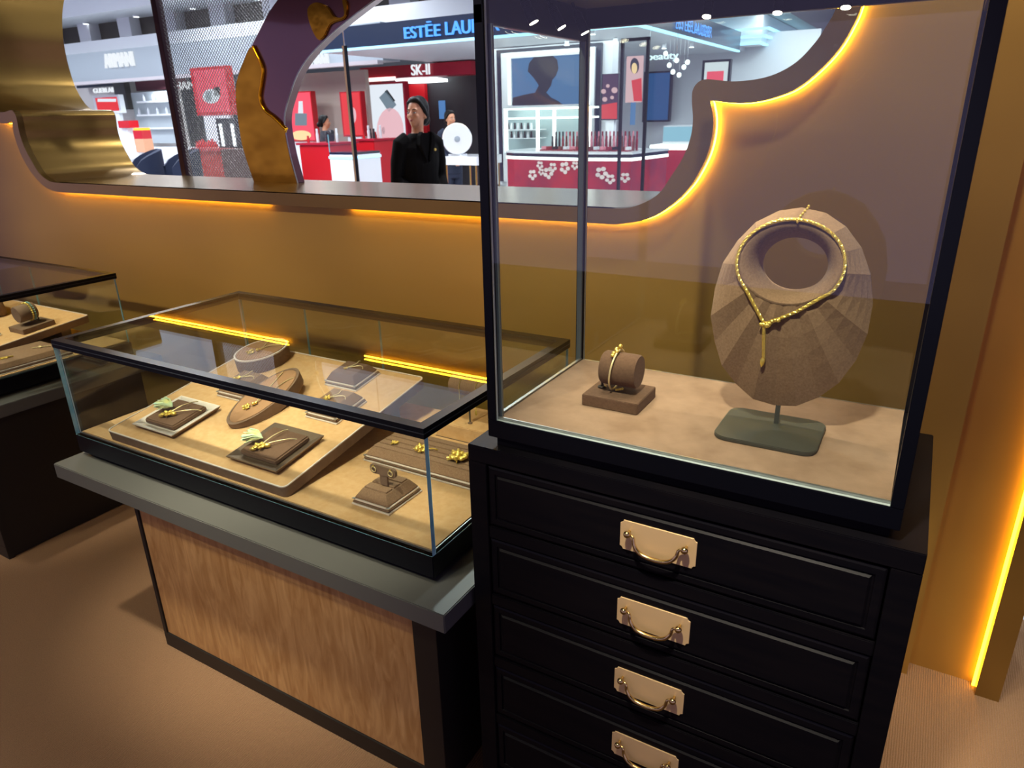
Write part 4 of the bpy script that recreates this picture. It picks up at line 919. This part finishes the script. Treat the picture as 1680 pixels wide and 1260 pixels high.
pp = [at_y(u, v, 9.655) for u, v in sil]; MB().prism([(p.x, p.z) for p in pp], 9.652, 9.659, 'y').build('silhouette_print', E_PLUM, t, world=True)
MB().box(at_y(820, 290, 9.8).x, at_y(980, 290, 9.8).x, 9.8, 9.9, 0, at_y(900, 296, 9.7).z).build('lower_wall', WHITE_P, t, world=True)
# shelf unit under the screen
t = mthing('tester_bar', 'white lit shelf unit full of cosmetics under the screen', 'shelf', 890, 250, 9.1)
pbox('back_board', (828, 175, 965, 252), 9.45, .03, mat('bar_back', '#9db3b5', .4), t)
for v in (176, 192): pbox('lit_shelf', (828, v, 965, v+3), 9.1, .35, LED_W, t)
for u in (829, 881, 908, 966): pbox('lit_upright', (u-1.6, 178, u+1.6, 250), 9.1, .05, LED_W, t)
x0, x1, z0, z1 = pr(828, 175, 965, 252, 9.1); MB().box(x0, x1, 9.12, 9.45, 0, z0).build('body', WHITE_G, t, world=True)
LIP = [mat('lip_red', '#8e1f2e', .3), mat('lip_brown', '#6e3a34', .3), mat('lip_pink', '#d88b96', .3), mat('lip_dark', '#23202a', .3), mat('lip_white', '#dadfe2', .3)]
cnt = 0
def vial(p, h, r_, mt, grp, lab):
    b_ = thing('cosmetic_bottle', lab, 'bottle', p, (0, 0, 0), grp)
    MB().lathe([(r_, 0), (r_, h*.6), (r_*.75, h*.62), (r_*.75, h)], 8).build('bottle', mt, b_, smooth=40)
for row, v in enumerate((196+16, 196+30)):
    for k in range(8):
        p = at_y(834+5.4*k, v, 9.2); vial((p.x, 9.2, p.z), .085, .018, LIP[3+(k+row) % 2], 'bottles on the lit shelf', 'small bottle on the lit shelf left of the lipstick rows')
for k, v in enumerate((212.4, 226.4)): pbox('glass_shelf', (831, v, 880, v+1.2), 9.12, .3, WHITE_G, t)
# red flowered counter
t = thing('flowered_counter', 'red counter with white flowers and a lit edge, seen through the tall showcase', 'counter', (-3.9, 8.7, 0))
cp = [(-4.95, 8.35), (-4.78, 8.24), (-3.75, 8.03), (-3.10, 8.10), (-2.98, 9.05), (-4.95, 9.05)]
sc = lambda s_: [(-3.95+(x+3.95)*s_, 8.55+(y-8.55)*s_) for x, y in cp]
MB().prism(sc(.985), 0, .985).build('front', mat('cherry_red_front', '#b51b34', .35, noise=((3, 3, 3), '#8e1436', 2)), t, world=True)
MB().prism(sc(1.0), .985, 1.02).build('light_edge', LED_W, t, world=True)
MB().prism(sc(.995), 1.02, 1.06).build('dark_edge', NAVY, t, world=True)
MB().prism(sc(1.005), 1.06, 1.085).build('top', WHITE_G, t, world=True)
FLW = mat('flower_white', '#e6d3cc', .5)
A0, A1 = Vector((sc(.985)[1][0], sc(.985)[1][1])), Vector((sc(.985)[2][0], sc(.985)[2][1])); dirv = (A1-A0).normalized(); nrm = Vector((dirv.y, -dirv.x))
B1 = Vector((sc(.985)[3][0], sc(.985)[3][1]))
def wall_flower(c2, dv, nv, z, s_):
    g_ = MB()
    for k in range(5):
        a = R(90+72*k+s_*900); o2 = Vector((math.cos(a), math.sin(a)))*s_
        M_ = Matrix(((dv.x, 0, nv.x, c2.x), (dv.y, 0, nv.y, c2.y), (0, 1, 0, z), (0, 0, 0, 1)))
        g_.prism([(o2.x+s_*.62*math.cos(q), o2.y+s_*.5*math.sin(q)) for q in [2*math.pi*i/10 for i in range(10)]], .0005, .006, 'z', M=M_)
    g_.build('flower', FLW, t, world=True)
for f_, z, s_ in ((.30, .80, .045), (.42, .92, .035), (.44, .84, .03), (.55, .83, .05), (.62, .90, .04), (.80, .90, .05), (.95, .93, .035)): wall_flower(A0+(A1-A0)*f_, dirv, nrm, z, s_)
d2 = (B1-A1).normalized(); n2 = Vector((d2.y, -d2.x))
for f_, z, s_ in ((.12, .86, .03), (.45, .85, .05), (.62, .78, .04), (.9, .8, .04)): wall_flower(A1+(B1-A1)*f_, d2, n2, z, s_)
for k in range(46):
    f_ = (k % 23)/22; row = k//23
    x = -4.35+1.15*f_; y = 8.52+.10*row-.12*f_
    vial((x, y, 1.0851), .17+.05*row, .016, LIP[(k*7) % 3 if f_ > .1 else 3], 'lipsticks on the flowered counter', 'dark red or pink lipstick tube standing on the flowered counter')
lightbox('poster_light_box', 'plum and red floral light box between the screen and the poster frame', (988, 122, 1013, 196), 9.50, emis('plum_lit_poster', '#5b3560', .7), NAVY, [('red_print', [(987, 172), (1012, 168), (1012, 195), (987, 195)], E_RED)] + [('blossom_print', ell(u_, v_, r_, r_, 10), E_ROSE) for u_, v_, r_ in ((990, 150, 4), (997, 141, 3), (1008, 148, 5), (992, 163, 4), (1004, 160, 3))], 1)
for k in range(30):
    f_ = (k % 15)/14; row = k//15
    x = -4.42+1.20*f_; y = 8.36+.07*row-.13*f_
    b_ = thing('palette', 'small pink or dark palette lying at the front of the flowered counter', 'make-up palette', (x, y, 1.0851), (0, 0, R((k*37) % 50-25)), 'palettes on the flowered counter')
    MB().box(-.028, .028, -.02, .02, 0, .014).build('case', LIP[(k*5) % 5], b_, bevel=.002); MB().box(-.024, .024, .012, .019, .0142, .050).build('mirror_lid', LIP[(k*3+2) % 5], b_)
# standing poster frame
t = mthing('poster_stand', 'tall black poster frame with a portrait print, right of the screen', 'poster stand', 1037, 260, 7.7)
x0, x1, z0, z1 = pr(1016, 62, 1061, 252, 7.7)
MB().box(x0, x0+.028, 7.7, 7.74, 0, z1).box(x1-.028, x1, 7.7, 7.74, 0, z1).box(x0, x1, 7.7, 7.74, z1-.03, z1).build('frame', BLACK_MET, t, world=True)
pbox('poster', (1027, 92, 1054, 168), 7.71, .015, E_ROSE, t)
for nm, poly, mt in (('hair_print', ell(1041, 108, 7, 13), E_PLUM), ('face_print', ell(1041, 112, 4.5, 9), E_FLAME), ('red_print', [(1036, 132), (1052, 128), (1053, 166), (1040, 166)], E_RED)):
    pp = [at_y(u, v, 7.70) for u, v in poly]; MB().prism([(p.x, p.z) for p in pp], 7.698-(.004 if 'face' in nm else 0), 7.709, 'y').build(nm, mt, t, world=True)
pbox('leaflet_panel', (1034, 168, 1042, 205), 7.71, .01, E_BLUE, t)
# right part: blue screen, wall lettering, lit beams
t = mthing('blue_wall_screen', 'tall deep blue screen on the pale wall right of the poster frame', 'screen', 1077, 160, 13.0, z=at_y(1077, 200, 13).z); pbox('bezel', (1055, 117, 1100, 200), 13.0, .1, BLACK_MET, t); pbox('screen', (1058, 120, 1097, 197), 12.985, .014, E_DEEP, t)
tag(pbox('wall_right', (1000, 60, 1330, 320), 13.2, .1, mat('beauty_wall', '#d0d3d8', .6)), 'pale wall at the back of the cosmetics area', kind='structure')
t = mthing('hanging_lettering', 'white glowing script lettering hung under the navy canopy', 'sign', 1085, 92, 8.9, z=2.43); x0, x1, z0, z1 = pr(1062, 86, 1112, 101, 8.9); z1 = min(z1, 2.425); text_y('lettering', 'beauty', x0, z0, z1-z0, 8.9, emis('ice_letter', '#d6f1ff', 1.6), t, x1-x0); MB().cyl((x0+.02, 8.915, z1-.01), (x0+.02, 8.915, 2.4396), .003, 6).build('hanger', CHROME, t, world=True); MB().cyl((x1-.02, 8.915, z1-.02), (x1-.02, 8.915, 2.4396), .003, 6).build('hanger', CHROME, t, world=True)
t = mthing('pink_display', 'small framed pink display above the cloud-shaped cusp', 'display', 1173, 130, 11.8); pbox('frame', (1150, 98, 1196, 180), 11.8, .1, BLACK_MET, t); pbox('lit_panel', (1154, 102, 1192, 178), 11.785, .014, E_WHITE, t); pbox('pink_panel', (1158, 117, 1185, 176), 11.77, .014, E_PINK, t)
x0, x1, z0, z1 = pr(1150, 98, 1196, 180, 11.8); MB().box(x0, x1, 11.82, 11.88, 0, z0).build('stand', BLACK_MET, t, world=True)
t = thing('stepped_light_beam', 'stepped ceiling beam with three ice-blue light lines at the right', 'light beam', at_z(1250, 72, 2.5)); c0 = at_z(1250, 72, 2.5)
for k in range(3):
    MB().box(c0.x-2.6, c0.x+.06*k, c0.y-.06*k, c0.y-.06*k+.05, 2.5+.10*k, 2.53+.10*k).build('light_line', LED_B, t, world=True)
    MB().box(c0.x+.06*k-.05, c0.x+.06*k, c0.y-.06*k+.051, c0.y+5, 2.5+.10*k, 2.53+.10*k).build('light_line', LED_B, t, world=True)
MB().box(c0.x-2.6, c0.x-.03, c0.y+.06, c0.y+5, 2.50, 2.95).build('beam', WHITE_P, t, world=True)
MB().box(c0.x-2.6, c0.x+.3, c0.y-.3, c0.y+5, 2.96, 4.3).build('upper_beam', mat('beam_grey', '#c9c8c4', .6), t, world=True)
for u, v in ((1122, 110), (1128, 102), (1104, 118), (1114, 123), (1110, 99), (1092, 88), (1098, 107)):
    p = at_y(u, v, 10.2); d_ = thing('hanging_bulb', 'small hanging glass bulb right of the poster frame', 'lamp', (p.x, 10.2, p.z), (0, 0, 0), 'hanging bulbs under the navy canopy'); MB().ball((0, 0, 0), .032, 10, 8).build('bulb', LED_W, d_, smooth=80); MB().cyl((0, 0, .03), (0, 0, 2.4399-p.z), .002, 5).build('wire', CHROME, d_)
t = mthing('blue_counter', 'pale counter with a lit blue front right of the flowered counter', 'counter', 1110, 240, 10.2); pbox('lit_front', (1088, 208, 1136, 232), 10.2, .02, emis('aqua_lit_front', '#9fd6f2', .9), t); pbox('top', (1066, 238, 1140, 246), 10.15, .6, LED_W, t); x0, x1, z0, z1 = pr(1080, 246, 1140, 300, 10.2); MB().box(x0, x1, 10.2, 10.7, 0, z1).build('red_front', RED_D, t, world=True); pbox('glass_box', (1088, 206, 1138, 238), 10.225, .4, WHITE_G, t)

# ------------------------------------------------------------------ red portal shop in the middle
t = mthing('red_portal', 'red shop portal with small white lettering behind the woman', 'shop front', 690, 200, 11.2)
x0, x1, z0, z1 = pr(597, 106, 776, 275, 11.2)
MB().box(x0, x1, 11.2, 11.6, 2.21, 2.42).build('header', RED_D, t, world=True); MB().box(x0, x0+.16, 11.2, 11.6, 0, 2.21).build('jamb', RED_D, t, world=True)
MB().box(x0+.16, x1, 12.2, 12.3, 0, 2.4).build('back_wall', mat('dark_interior', '#2b2a30', .5), t, world=True)
a0, a1, b0, b1 = pr(674, 105, 704, 123, 11.15); text_y('lettering', 'SK-II', a0, b0, b1-b0, 11.15, LETTER, t, a1-a0)
a0, a1, b0, b1 = pr(598, 127, 648, 133, 11.18); MB().box(a0, a1, 11.17, 11.199, b0, b1).build('light_bar', emis('pink_white_bar', '#ffd9d4', 2.2), t, world=True)
a0, a1, b0, b1 = pr(668, 138, 700, 270, 12.1); MB().box(a0, a1, 12.1, 12.19, 0, b1).build('red_panel', RED, t, world=True)
pbox('blue_panel', (720, 165, 730, 195), 12.18, .02, E_BLUE, t)
lp_ = at_y(692, 135, 11.9); lo_ = MB().lathe([(.50, 0), (.50, .05), (.3, .08)], 32, M=Matrix.Translation(lp_)).build('ceiling_lamp', LED_W, t, smooth=40, world=True); MB().cyl((lp_.x, lp_.y, lp_.z+.08), (lp_.x, lp_.y, 2.40), .01, 8).build('cord', CHROME, lo_, world=True); MB().box(lp_.x-.6, lp_.x+.6, 11.6, 12.2, 2.38, 2.42).build('inner_ceiling', WHITE_P, t, world=True)
lightbox('poster_light_box', 'tall pale pink poster light box left of the woman', (609, 138, 664, 266), 11.0, E_WHITE, RED_D, [('rose_print', ell(640, 215, 22, 38), E_ROSE), ('bottle_print', [(622, 160), (634, 148), (650, 172), (638, 184)], E_GREY), ('cap_print', [(631, 150), (635, 147), (648, 165), (645, 168)], E_DARK), ('eye_print', ell(629, 214, 2.5, 6), E_PLUM), ('lip_print', ell(637, 247, 9, 5), E_PINK)], 4)
lightbox('poster_light_box', 'red light box with a pale bottle beside the crescent', (473, 152, 512, 230), 10.2, E_PINK, RED, [('bottle_print', [(484, 186), (503, 186), (503, 206), (484, 206)], E_GREY), ('neck_print', [(490, 166), (496, 166), (497, 186), (489, 186)], E_WHITE), ('flame_print', ell(494, 222, 16, 8), E_FLAME)], 2)
lightbox('poster_light_box', 'slim red light box behind the brass pole', (562, 152, 592, 222), 10.2, E_RED, RED, [('flame_print', ell(578, 190, 6, 14), E_ROSE)], 2)
tag(pbox('wall_mall', (470, 118, 606, 300), 10.7, .1, mat('beige_tile_wall', '#b7a79c', .5)), 'beige tiled wall behind the red light boxes', kind='structure')
# red counters and white plinth with brass pole
for rc, y, lab in (((494, 238, 543, 300), 8.2, 'red counter with bottles beside the crescent'), ((586, 231, 616, 300), 9.1, 'narrow red counter right of the brass pole')):
    t = mthing('red_counter', lab, 'counter', (rc[0]+rc[2])/2, 270, y); x0, x1, z0, z1 = pr(*rc, y); MB().box(x0, x1, y, y+.6, 0, z1).build('body', RED, t, world=True, bevel=.01); MB().box(x0-.03, x1+.03, y-.03, y+.63, z1, z1+.03).build('top', RED_D, t, world=True)
    for k in range(6):
        vial((x0+.06+(x1-x0-.12)*k/5, y+.15+.1*(k % 2), z1+.0302), .10+.05*(k % 3), .022, (RED, LIP[3], LIP[4])[k % 3], 'bottles on the red counters', 'small bottle standing on the '+lab.replace(' with bottles', ''))
t = mthing('white_plinth', 'white plinth with a small glass box, left of the brass pole', 'plinth', 563, 270, 7.2); x0, x1, z0, z1 = pr(543, 254, 584, 300, 7.2); MB().box(x0, x1, 7.2, 7.7, 0, z1).build('body', WHITE_G, t, world=True); MB().box(x0-.01, x1+.01, 7.19, 7.71, z1-.05, z1-.02).build('light_edge', LED_B, t, world=True); MB().box(x0, x1, 7.2, 7.7, z1+.0005, z1+.03).build('dark_top', NAVY, t, world=True)
pane('glass_box', t, x0-t.location.x, x1-t.location.x, 0, .02, z1+.031, z1+.25); 
t = mthing('brass_pole', 'slim polished brass and black pole left of the woman', 'pole', 583, 200, 5.9); g = at_y(583, 280, 5.9).x; MB().box(g-.022, g+.004, 5.9, 5.93, 0, 2.2).build('brass_face', BRASS_B, t, world=True); MB().box(g+.0045, g+.022, 5.9, 5.93, 0, 2.2).build('black_face', BLACK_MET, t, world=True)
MB().cyl((g, 5.915, 2.2), (g, 5.915, 4.3), .006, 8).build('hanger', CHROME, t, world=True)
# white table with drum sculpture
t = mthing('white_table', 'white table with slim brass legs right of the woman', 'table', 752, 260, 6.3); x0, x1, z0, z1 = pr(729, 257, 775, 271, 6.3); MB().box(x0-.02, x1+.05, 6.3, 6.8, z0, z1).build('table_top', WHITE_G, t, world=True)
for x in (x0, x1+.02):
    for y in (6.32, 6.77): MB().cyl((x+.01, y, 0), (x+.01, y, z0), .010, 8).build('leg', BRASS_B, t, world=True)
zt = z1; pd = at_y(750, 228, 6.5)
t = thing('white_drum', 'big round white drum-shaped display on the white table', 'display', (pd.x, 6.5, zt)); rr = pd.z-zt-.01
Md = Matrix.Translation((0, 0, rr+.012)) @ Matrix.Rotation(R(35), 4, 'Z') @ Matrix.Rotation(R(90), 4, 'X')
MB().lathe([(rr*.97, -.09), (rr, -.07), (rr, .07), (rr*.96, .09)], 40, M=Md).build('drum', WHITE_G, t, smooth=40)
for k, q in enumerate((-.05, -.01)): MB().lathe([(rr*1.005, q), (rr*1.02, q+.008), (rr*1.005, q+.016)], 40, M=Md).build('brass_hoop', BRASS_B, t, smooth=40)
MB().lathe([(.03, .088), (.03, .094), (.02, .098)], 20, M=Md).build('hub', GREY_P, t, smooth=40); MB().box(-.08, .08, -.06, .06, 0, .016).build('foot', WHITE_P, t)

# ================================================================== PEOPLE
def fused(mb, vox, sm=2):
    """fuse overlapping shapes into one continuous surface"""
    me = mb.mesh('tmp'); o_ = bpy.data.objects.new('tmp', me); COL.objects.link(o_)
    md = o_.modifiers.new('r', 'REMESH'); md.mode = 'VOXEL'; md.voxel_size = vox
    ms = o_.modifiers.new('s', 'SMOOTH'); ms.factor = .5; ms.iterations = sm
    bpy.context.view_layer.update()
    out = bpy.data.meshes.new_from_object(o_.evaluated_get(bpy.context.evaluated_depsgraph_get())); bpy.data.objects.remove(o_); bpy.data.meshes.remove(me)
    out.polygons.foreach_set('use_smooth', [True]*len(out.polygons)); return out
def ell_tube(mb, secs, seg=20):
    mb.loft([[(cx+a*math.cos(2*math.pi*k/seg), cy_+b_*math.sin(2*math.pi*k/seg), z) for k in range(seg)] for cx, cy_, z, a, b_ in secs])
SHO, ELB, WRI = (.165, .005, 1.335), (.215, .03, 1.075), (.075, -.185, .945)
def body_shapes(HM):
    g = MB()
    ell_tube(g, [(0, .005, .78, .150, .105), (0, .005, .88, .160, .112), (0, 0, 1.02, .125, .090), (0, -.005, 1.18, .145, .105), (0, 0, 1.30, .160, .095), (0, .005, 1.365, .115, .070), (0, .008, 1.395, .055, .055)])
    g.tube([(0, .010, 1.36), (0, .006, 1.42), (0, -.002, 1.49)], [.056, .049, .050], 14)
    # head
    g.ball((0, .008, 1.575), (.074, .092, .088), 20, 14, M=HM); g.ball((0, -.022, 1.530), (.060, .066, .078), 18, 12, M=HM); g.ball((0, -.052, 1.478), (.030, .028, .026), 12, 8, M=HM)
    g.tube([(0, -.083, 1.562), (0, -.098, 1.535), (0, -.100, 1.522)], [.008, .013, .013], 10, M=HM); g.ball((0, -.086, 1.500), (.022, .010, .010), 10, 6, M=HM)
    for s in (-1, 1):
        g.ball((s*.074, .010, 1.545), (.010, .020, .032), 10, 8, M=HM); g.ball((s*.036, -.064, 1.528), (.022, .018, .020), 10, 8, M=HM); g.ball((s*.030, -.078, 1.573), (.026, .010, .008), 10, 6, M=HM)
        g.tube([(s*SHO[0]*.75, 0, 1.345), (s*SHO[0], SHO[1], SHO[2]-.015), (s*.195, .02, 1.20), (s*ELB[0], ELB[1], ELB[2]), (s*.17, -.07, 1.01), (s*WRI[0], WRI[1], WRI[2])], [.055, .052, .044, .040, .036, .026], 14)
        # hand: palm, four fingers, thumb
        p0 = Vector((s*WRI[0], WRI[1], WRI[2])); pm = Vector((s*.035, -.215+(.02 if s > 0 else 0), .920)); g.tube([p0, (p0+pm)/2, pm], [.026, .030, .026], 12, flat=.7)
        for k in range(4):
            o2 = Vector((-.006*s, 0, -.018+.013*k)); g.tube([pm+o2, pm+o2+Vector((-s*.030, -.012, -.012)), pm+o2+Vector((-s*.052+s*.004*abs(k-1.5), -.002, -.022)), pm+o2+Vector((-s*.060+s*.005*abs(k-1.5), .014, -.024))], [.0090, .0088, .0080, .0066], 8)
        g.tube([p0+Vector((-s*.010, -.012, .012)), pm+Vector((s*.004, -.016, .026)), pm+Vector((-s*.020, -.022, .030))], [.011, .010, .0075], 8)
        g.tube([(s*.085, .005, .86), (s*.090, 0, .50), (s*.092, .015, .28), (s*.092, .01, .07)], [.090, .060, .052, .038], 14); g.tube([(s*.092, .03, .045), (s*.095, -.06, .035), (s*.098, -.14, .025)], [.040, .040, .026], 12, flat=.75)
    return g
def person(loc, rz, label, head_turn, suit, shirt, hairm, cat='person', pin=False, pitchh=0, scale=1.0):
    HM = Matrix.Translation((0, .0, 1.452)) @ Matrix.Rotation(head_turn, 4, 'Z') @ Matrix.Rotation(pitchh, 4, 'X') @ Matrix.Translation((0, 0, -1.47))
    t_ = thing('person', label, cat, loc, (0, 0, rz)); t_.scale = (scale*.88, scale*.92, scale)
    def put(nm, me, mt, par=t_):
        me.name = nm; me.materials.clear(); me.materials.append(mt); o_ = bpy.data.objects.new(nm, me); COL.objects.link(o_); o_.parent = par; return o_
    put('body', fused(body_shapes(HM), .0075, 3), SKIN)
    g = MB()
    ell_tube(g, [(0, .005, .76, .178, .130), (0, .005, .86, .182, .134), (0, 0, 1.02, .148, .112), (0, -.005, 1.18, .166, .128), (0, 0, 1.30, .176, .112), (0, .008, 1.365, .130, .084), (0, .014, 1.40, .070, .066)])
    for s in (-1, 1): g.tube([(s*.11, .005, 1.352), (s*(SHO[0]+.008), SHO[1], SHO[2]-.010), (s*.202, .02, 1.20), (s*ELB[0], ELB[1]+.004, ELB[2]), (s*.172, -.07, 1.01), (s*.095, -.162, .957)], [.064, .066, .060, .056, .050, .042], 14)
    put('jacket', fused(g, .009, 3), suit)
    g = MB().prism([(-.045, 1.402), (.045, 1.402), (.030, 1.33), (.006, 1.24), (-.006, 1.24), (-.030, 1.33)], -.128, -.070, 'y'); g.build('shirt_front', shirt, t_)
    for s in (-1, 1): MB().prism([(s*.040, 1.412), (s*.066, 1.385), (s*.070, 1.32), (s*.012, 1.20), (s*.008, 1.225), (s*.030, 1.32)] if s > 0 else list(reversed([(s*.040, 1.412), (s*.066, 1.385), (s*.070, 1.32), (s*.012, 1.20), (s*.008, 1.225), (s*.030, 1.32)])), -.142, -.085, 'y', M=Matrix.Rotation(0, 4, 'X')).build('lapel', suit, t_, bevel=.003)
    if pin: MB().cyl((.070, -.132, 1.285), (.070, -.142, 1.285), .010, 14).build('lapel_pin', GOLD, t_)
    g = MB()
    ell_tube(g, [(0, .005, .70, .155, .118), (0, .005, .80, .168, .122), (0, .005, .90, .155, .112)])
    for s in (-1, 1): g.tube([(s*.085, .005, .86), (s*.090, 0, .50), (s*.092, .012, .10)], [.100, .078, .062], 14)
    put('trousers', fused(g, .010, 2), suit)
    for s in (-1, 1): MB().tube([(s*.092, .045, .045), (s*.095, -.06, .040), (s*.098, -.155, .028)], [.046, .047, .030], 14).build('shoe', BLACK_LAC, t_, smooth=60)
    g = MB(); g.ball((0, .030, 1.588), (.080, .086, .090), 20, 14, M=HM); g.ball((0, -.018, 1.634), (.066, .056, .036), 16, 10, M=HM); g.ball((0, .060, 1.545), (.070, .060, .075), 16, 10, M=HM); g.ball((0, .118, 1.515), (.042, .036, .042), 14, 10, M=HM)
    for s in (-1, 1): g.tube([(s*.010, -.055, 1.650), (s*.056, -.042, 1.622), (s*.076, -.010, 1.578), (s*.078, .022, 1.535)], [.014, .017, .016, .016], 10, M=HM)
    put('hair', fused(g, .008, 2), hairm)
    for s in (-1, 1):
        e_ = MB().ball((s*.030, -.0815, 1.552), (.013, .006, .006), 12, 8, M=HM).build('eye', mat('eye_white', '#cfc8c0', .3), t_, smooth=80); MB().ball((s*.030, -.0860, 1.552), (.0055, .003, .0056), 10, 6, M=HM).build('iris', mat('dark_iris', '#1a100c', .2), e_, smooth=80)
        MB().tube([(s*.014, -.0885, 1.571), (s*.030, -.0900, 1.577), (s*.048, -.0770, 1.572)], [.0022, .003, .0016], 6, M=HM).build('eyebrow', hairm, t_, smooth=80)
    MB().ball((0, -.0945, 1.503), (.020, .005, .0035), 12, 6, M=HM).ball((0, -.0940, 1.496), (.017, .005, .0040), 12, 6, M=HM).build('lips', mat('lip_colour', '#9a4a42', .4), t_, smooth=80)
    return t_
SKIN = mat('skin', '#c98f6c', .5, noise=((30, 30, 30), '#c08562', 2))
HAIR = mat('black_hair', '#070505', .5, noise=((60, 60, 200), '#0e0a09', 3), spec=.2)
SUIT = mat('black_suit', '#0a0808', .9, bump=(900, .1), spec=.1); SHIRT = mat('black_top', '#050404', .8, spec=.1)
wp = at_y(684, 187, 4.40)
person((wp.x, 4.40, 0), math.atan2(wp.x, -4.40)+math.pi+R(30), 'woman in a black blazer with a gold lapel pin, standing beyond the sill', R(-66), SUIT, SHIRT, HAIR, pin=True, pitchh=R(-4), scale=1.0)
p2 = at_y(532, 195, 9.2); person((p2.x, 9.2, 0), R(150), 'person in dark clothes behind the red counter near the crescent', R(-20), mat('dark_waistcoat', '#2b2a33', .8), mat('white_shirt', '#d8d8dc', .7), HAIR, scale=.96)
p3 = at_y(738, 185, 8.8); person((p3.x, 8.8, 0), R(60), 'person in dark navy bending over behind the white drum', R(10), mat('navy_uniform', '#1a2338', .8), SHIRT, HAIR, scale=.97)

# ================================================================== shop ceiling spotlights and added wall washers
for i, (p, tg, e_, a) in enumerate(STORE_SPOTS):  # fittings for every spot, the added wall washers included
    d_ = thing('ceiling_or_added_downlight', 'round downlight or added wall washer out of view in the dark shop ceiling', 'downlight', (p[0], p[1]-.02, 2.8998), (0, 0, 0), 'downlights and added wall washers in the shop ceiling')
    MB().lathe([(.062, -.010), (.062, 0), (.02, 0)], 24).build('ring', WHITE_P, d_, smooth=40); MB().lathe([(.046, -.0125), (.046, -.0105)], 24).build('lens', LENS, d_)
for i, (x, y) in enumerate(MALL_LAMPS):
    d_ = thing('mall_downlight', 'round white downlight in the pale mall ceiling', 'downlight', (x, y, 4.2998), (0, 0, 0), 'downlights in the mall ceiling')
    MB().lathe([(.13, -.02), (.13, 0), (.05, 0)], 24).build('ring', WHITE_P, d_, smooth=40); MB().lathe([(.11, -.024), (.11, -.0205)], 24).build('lens', LED_W, d_)
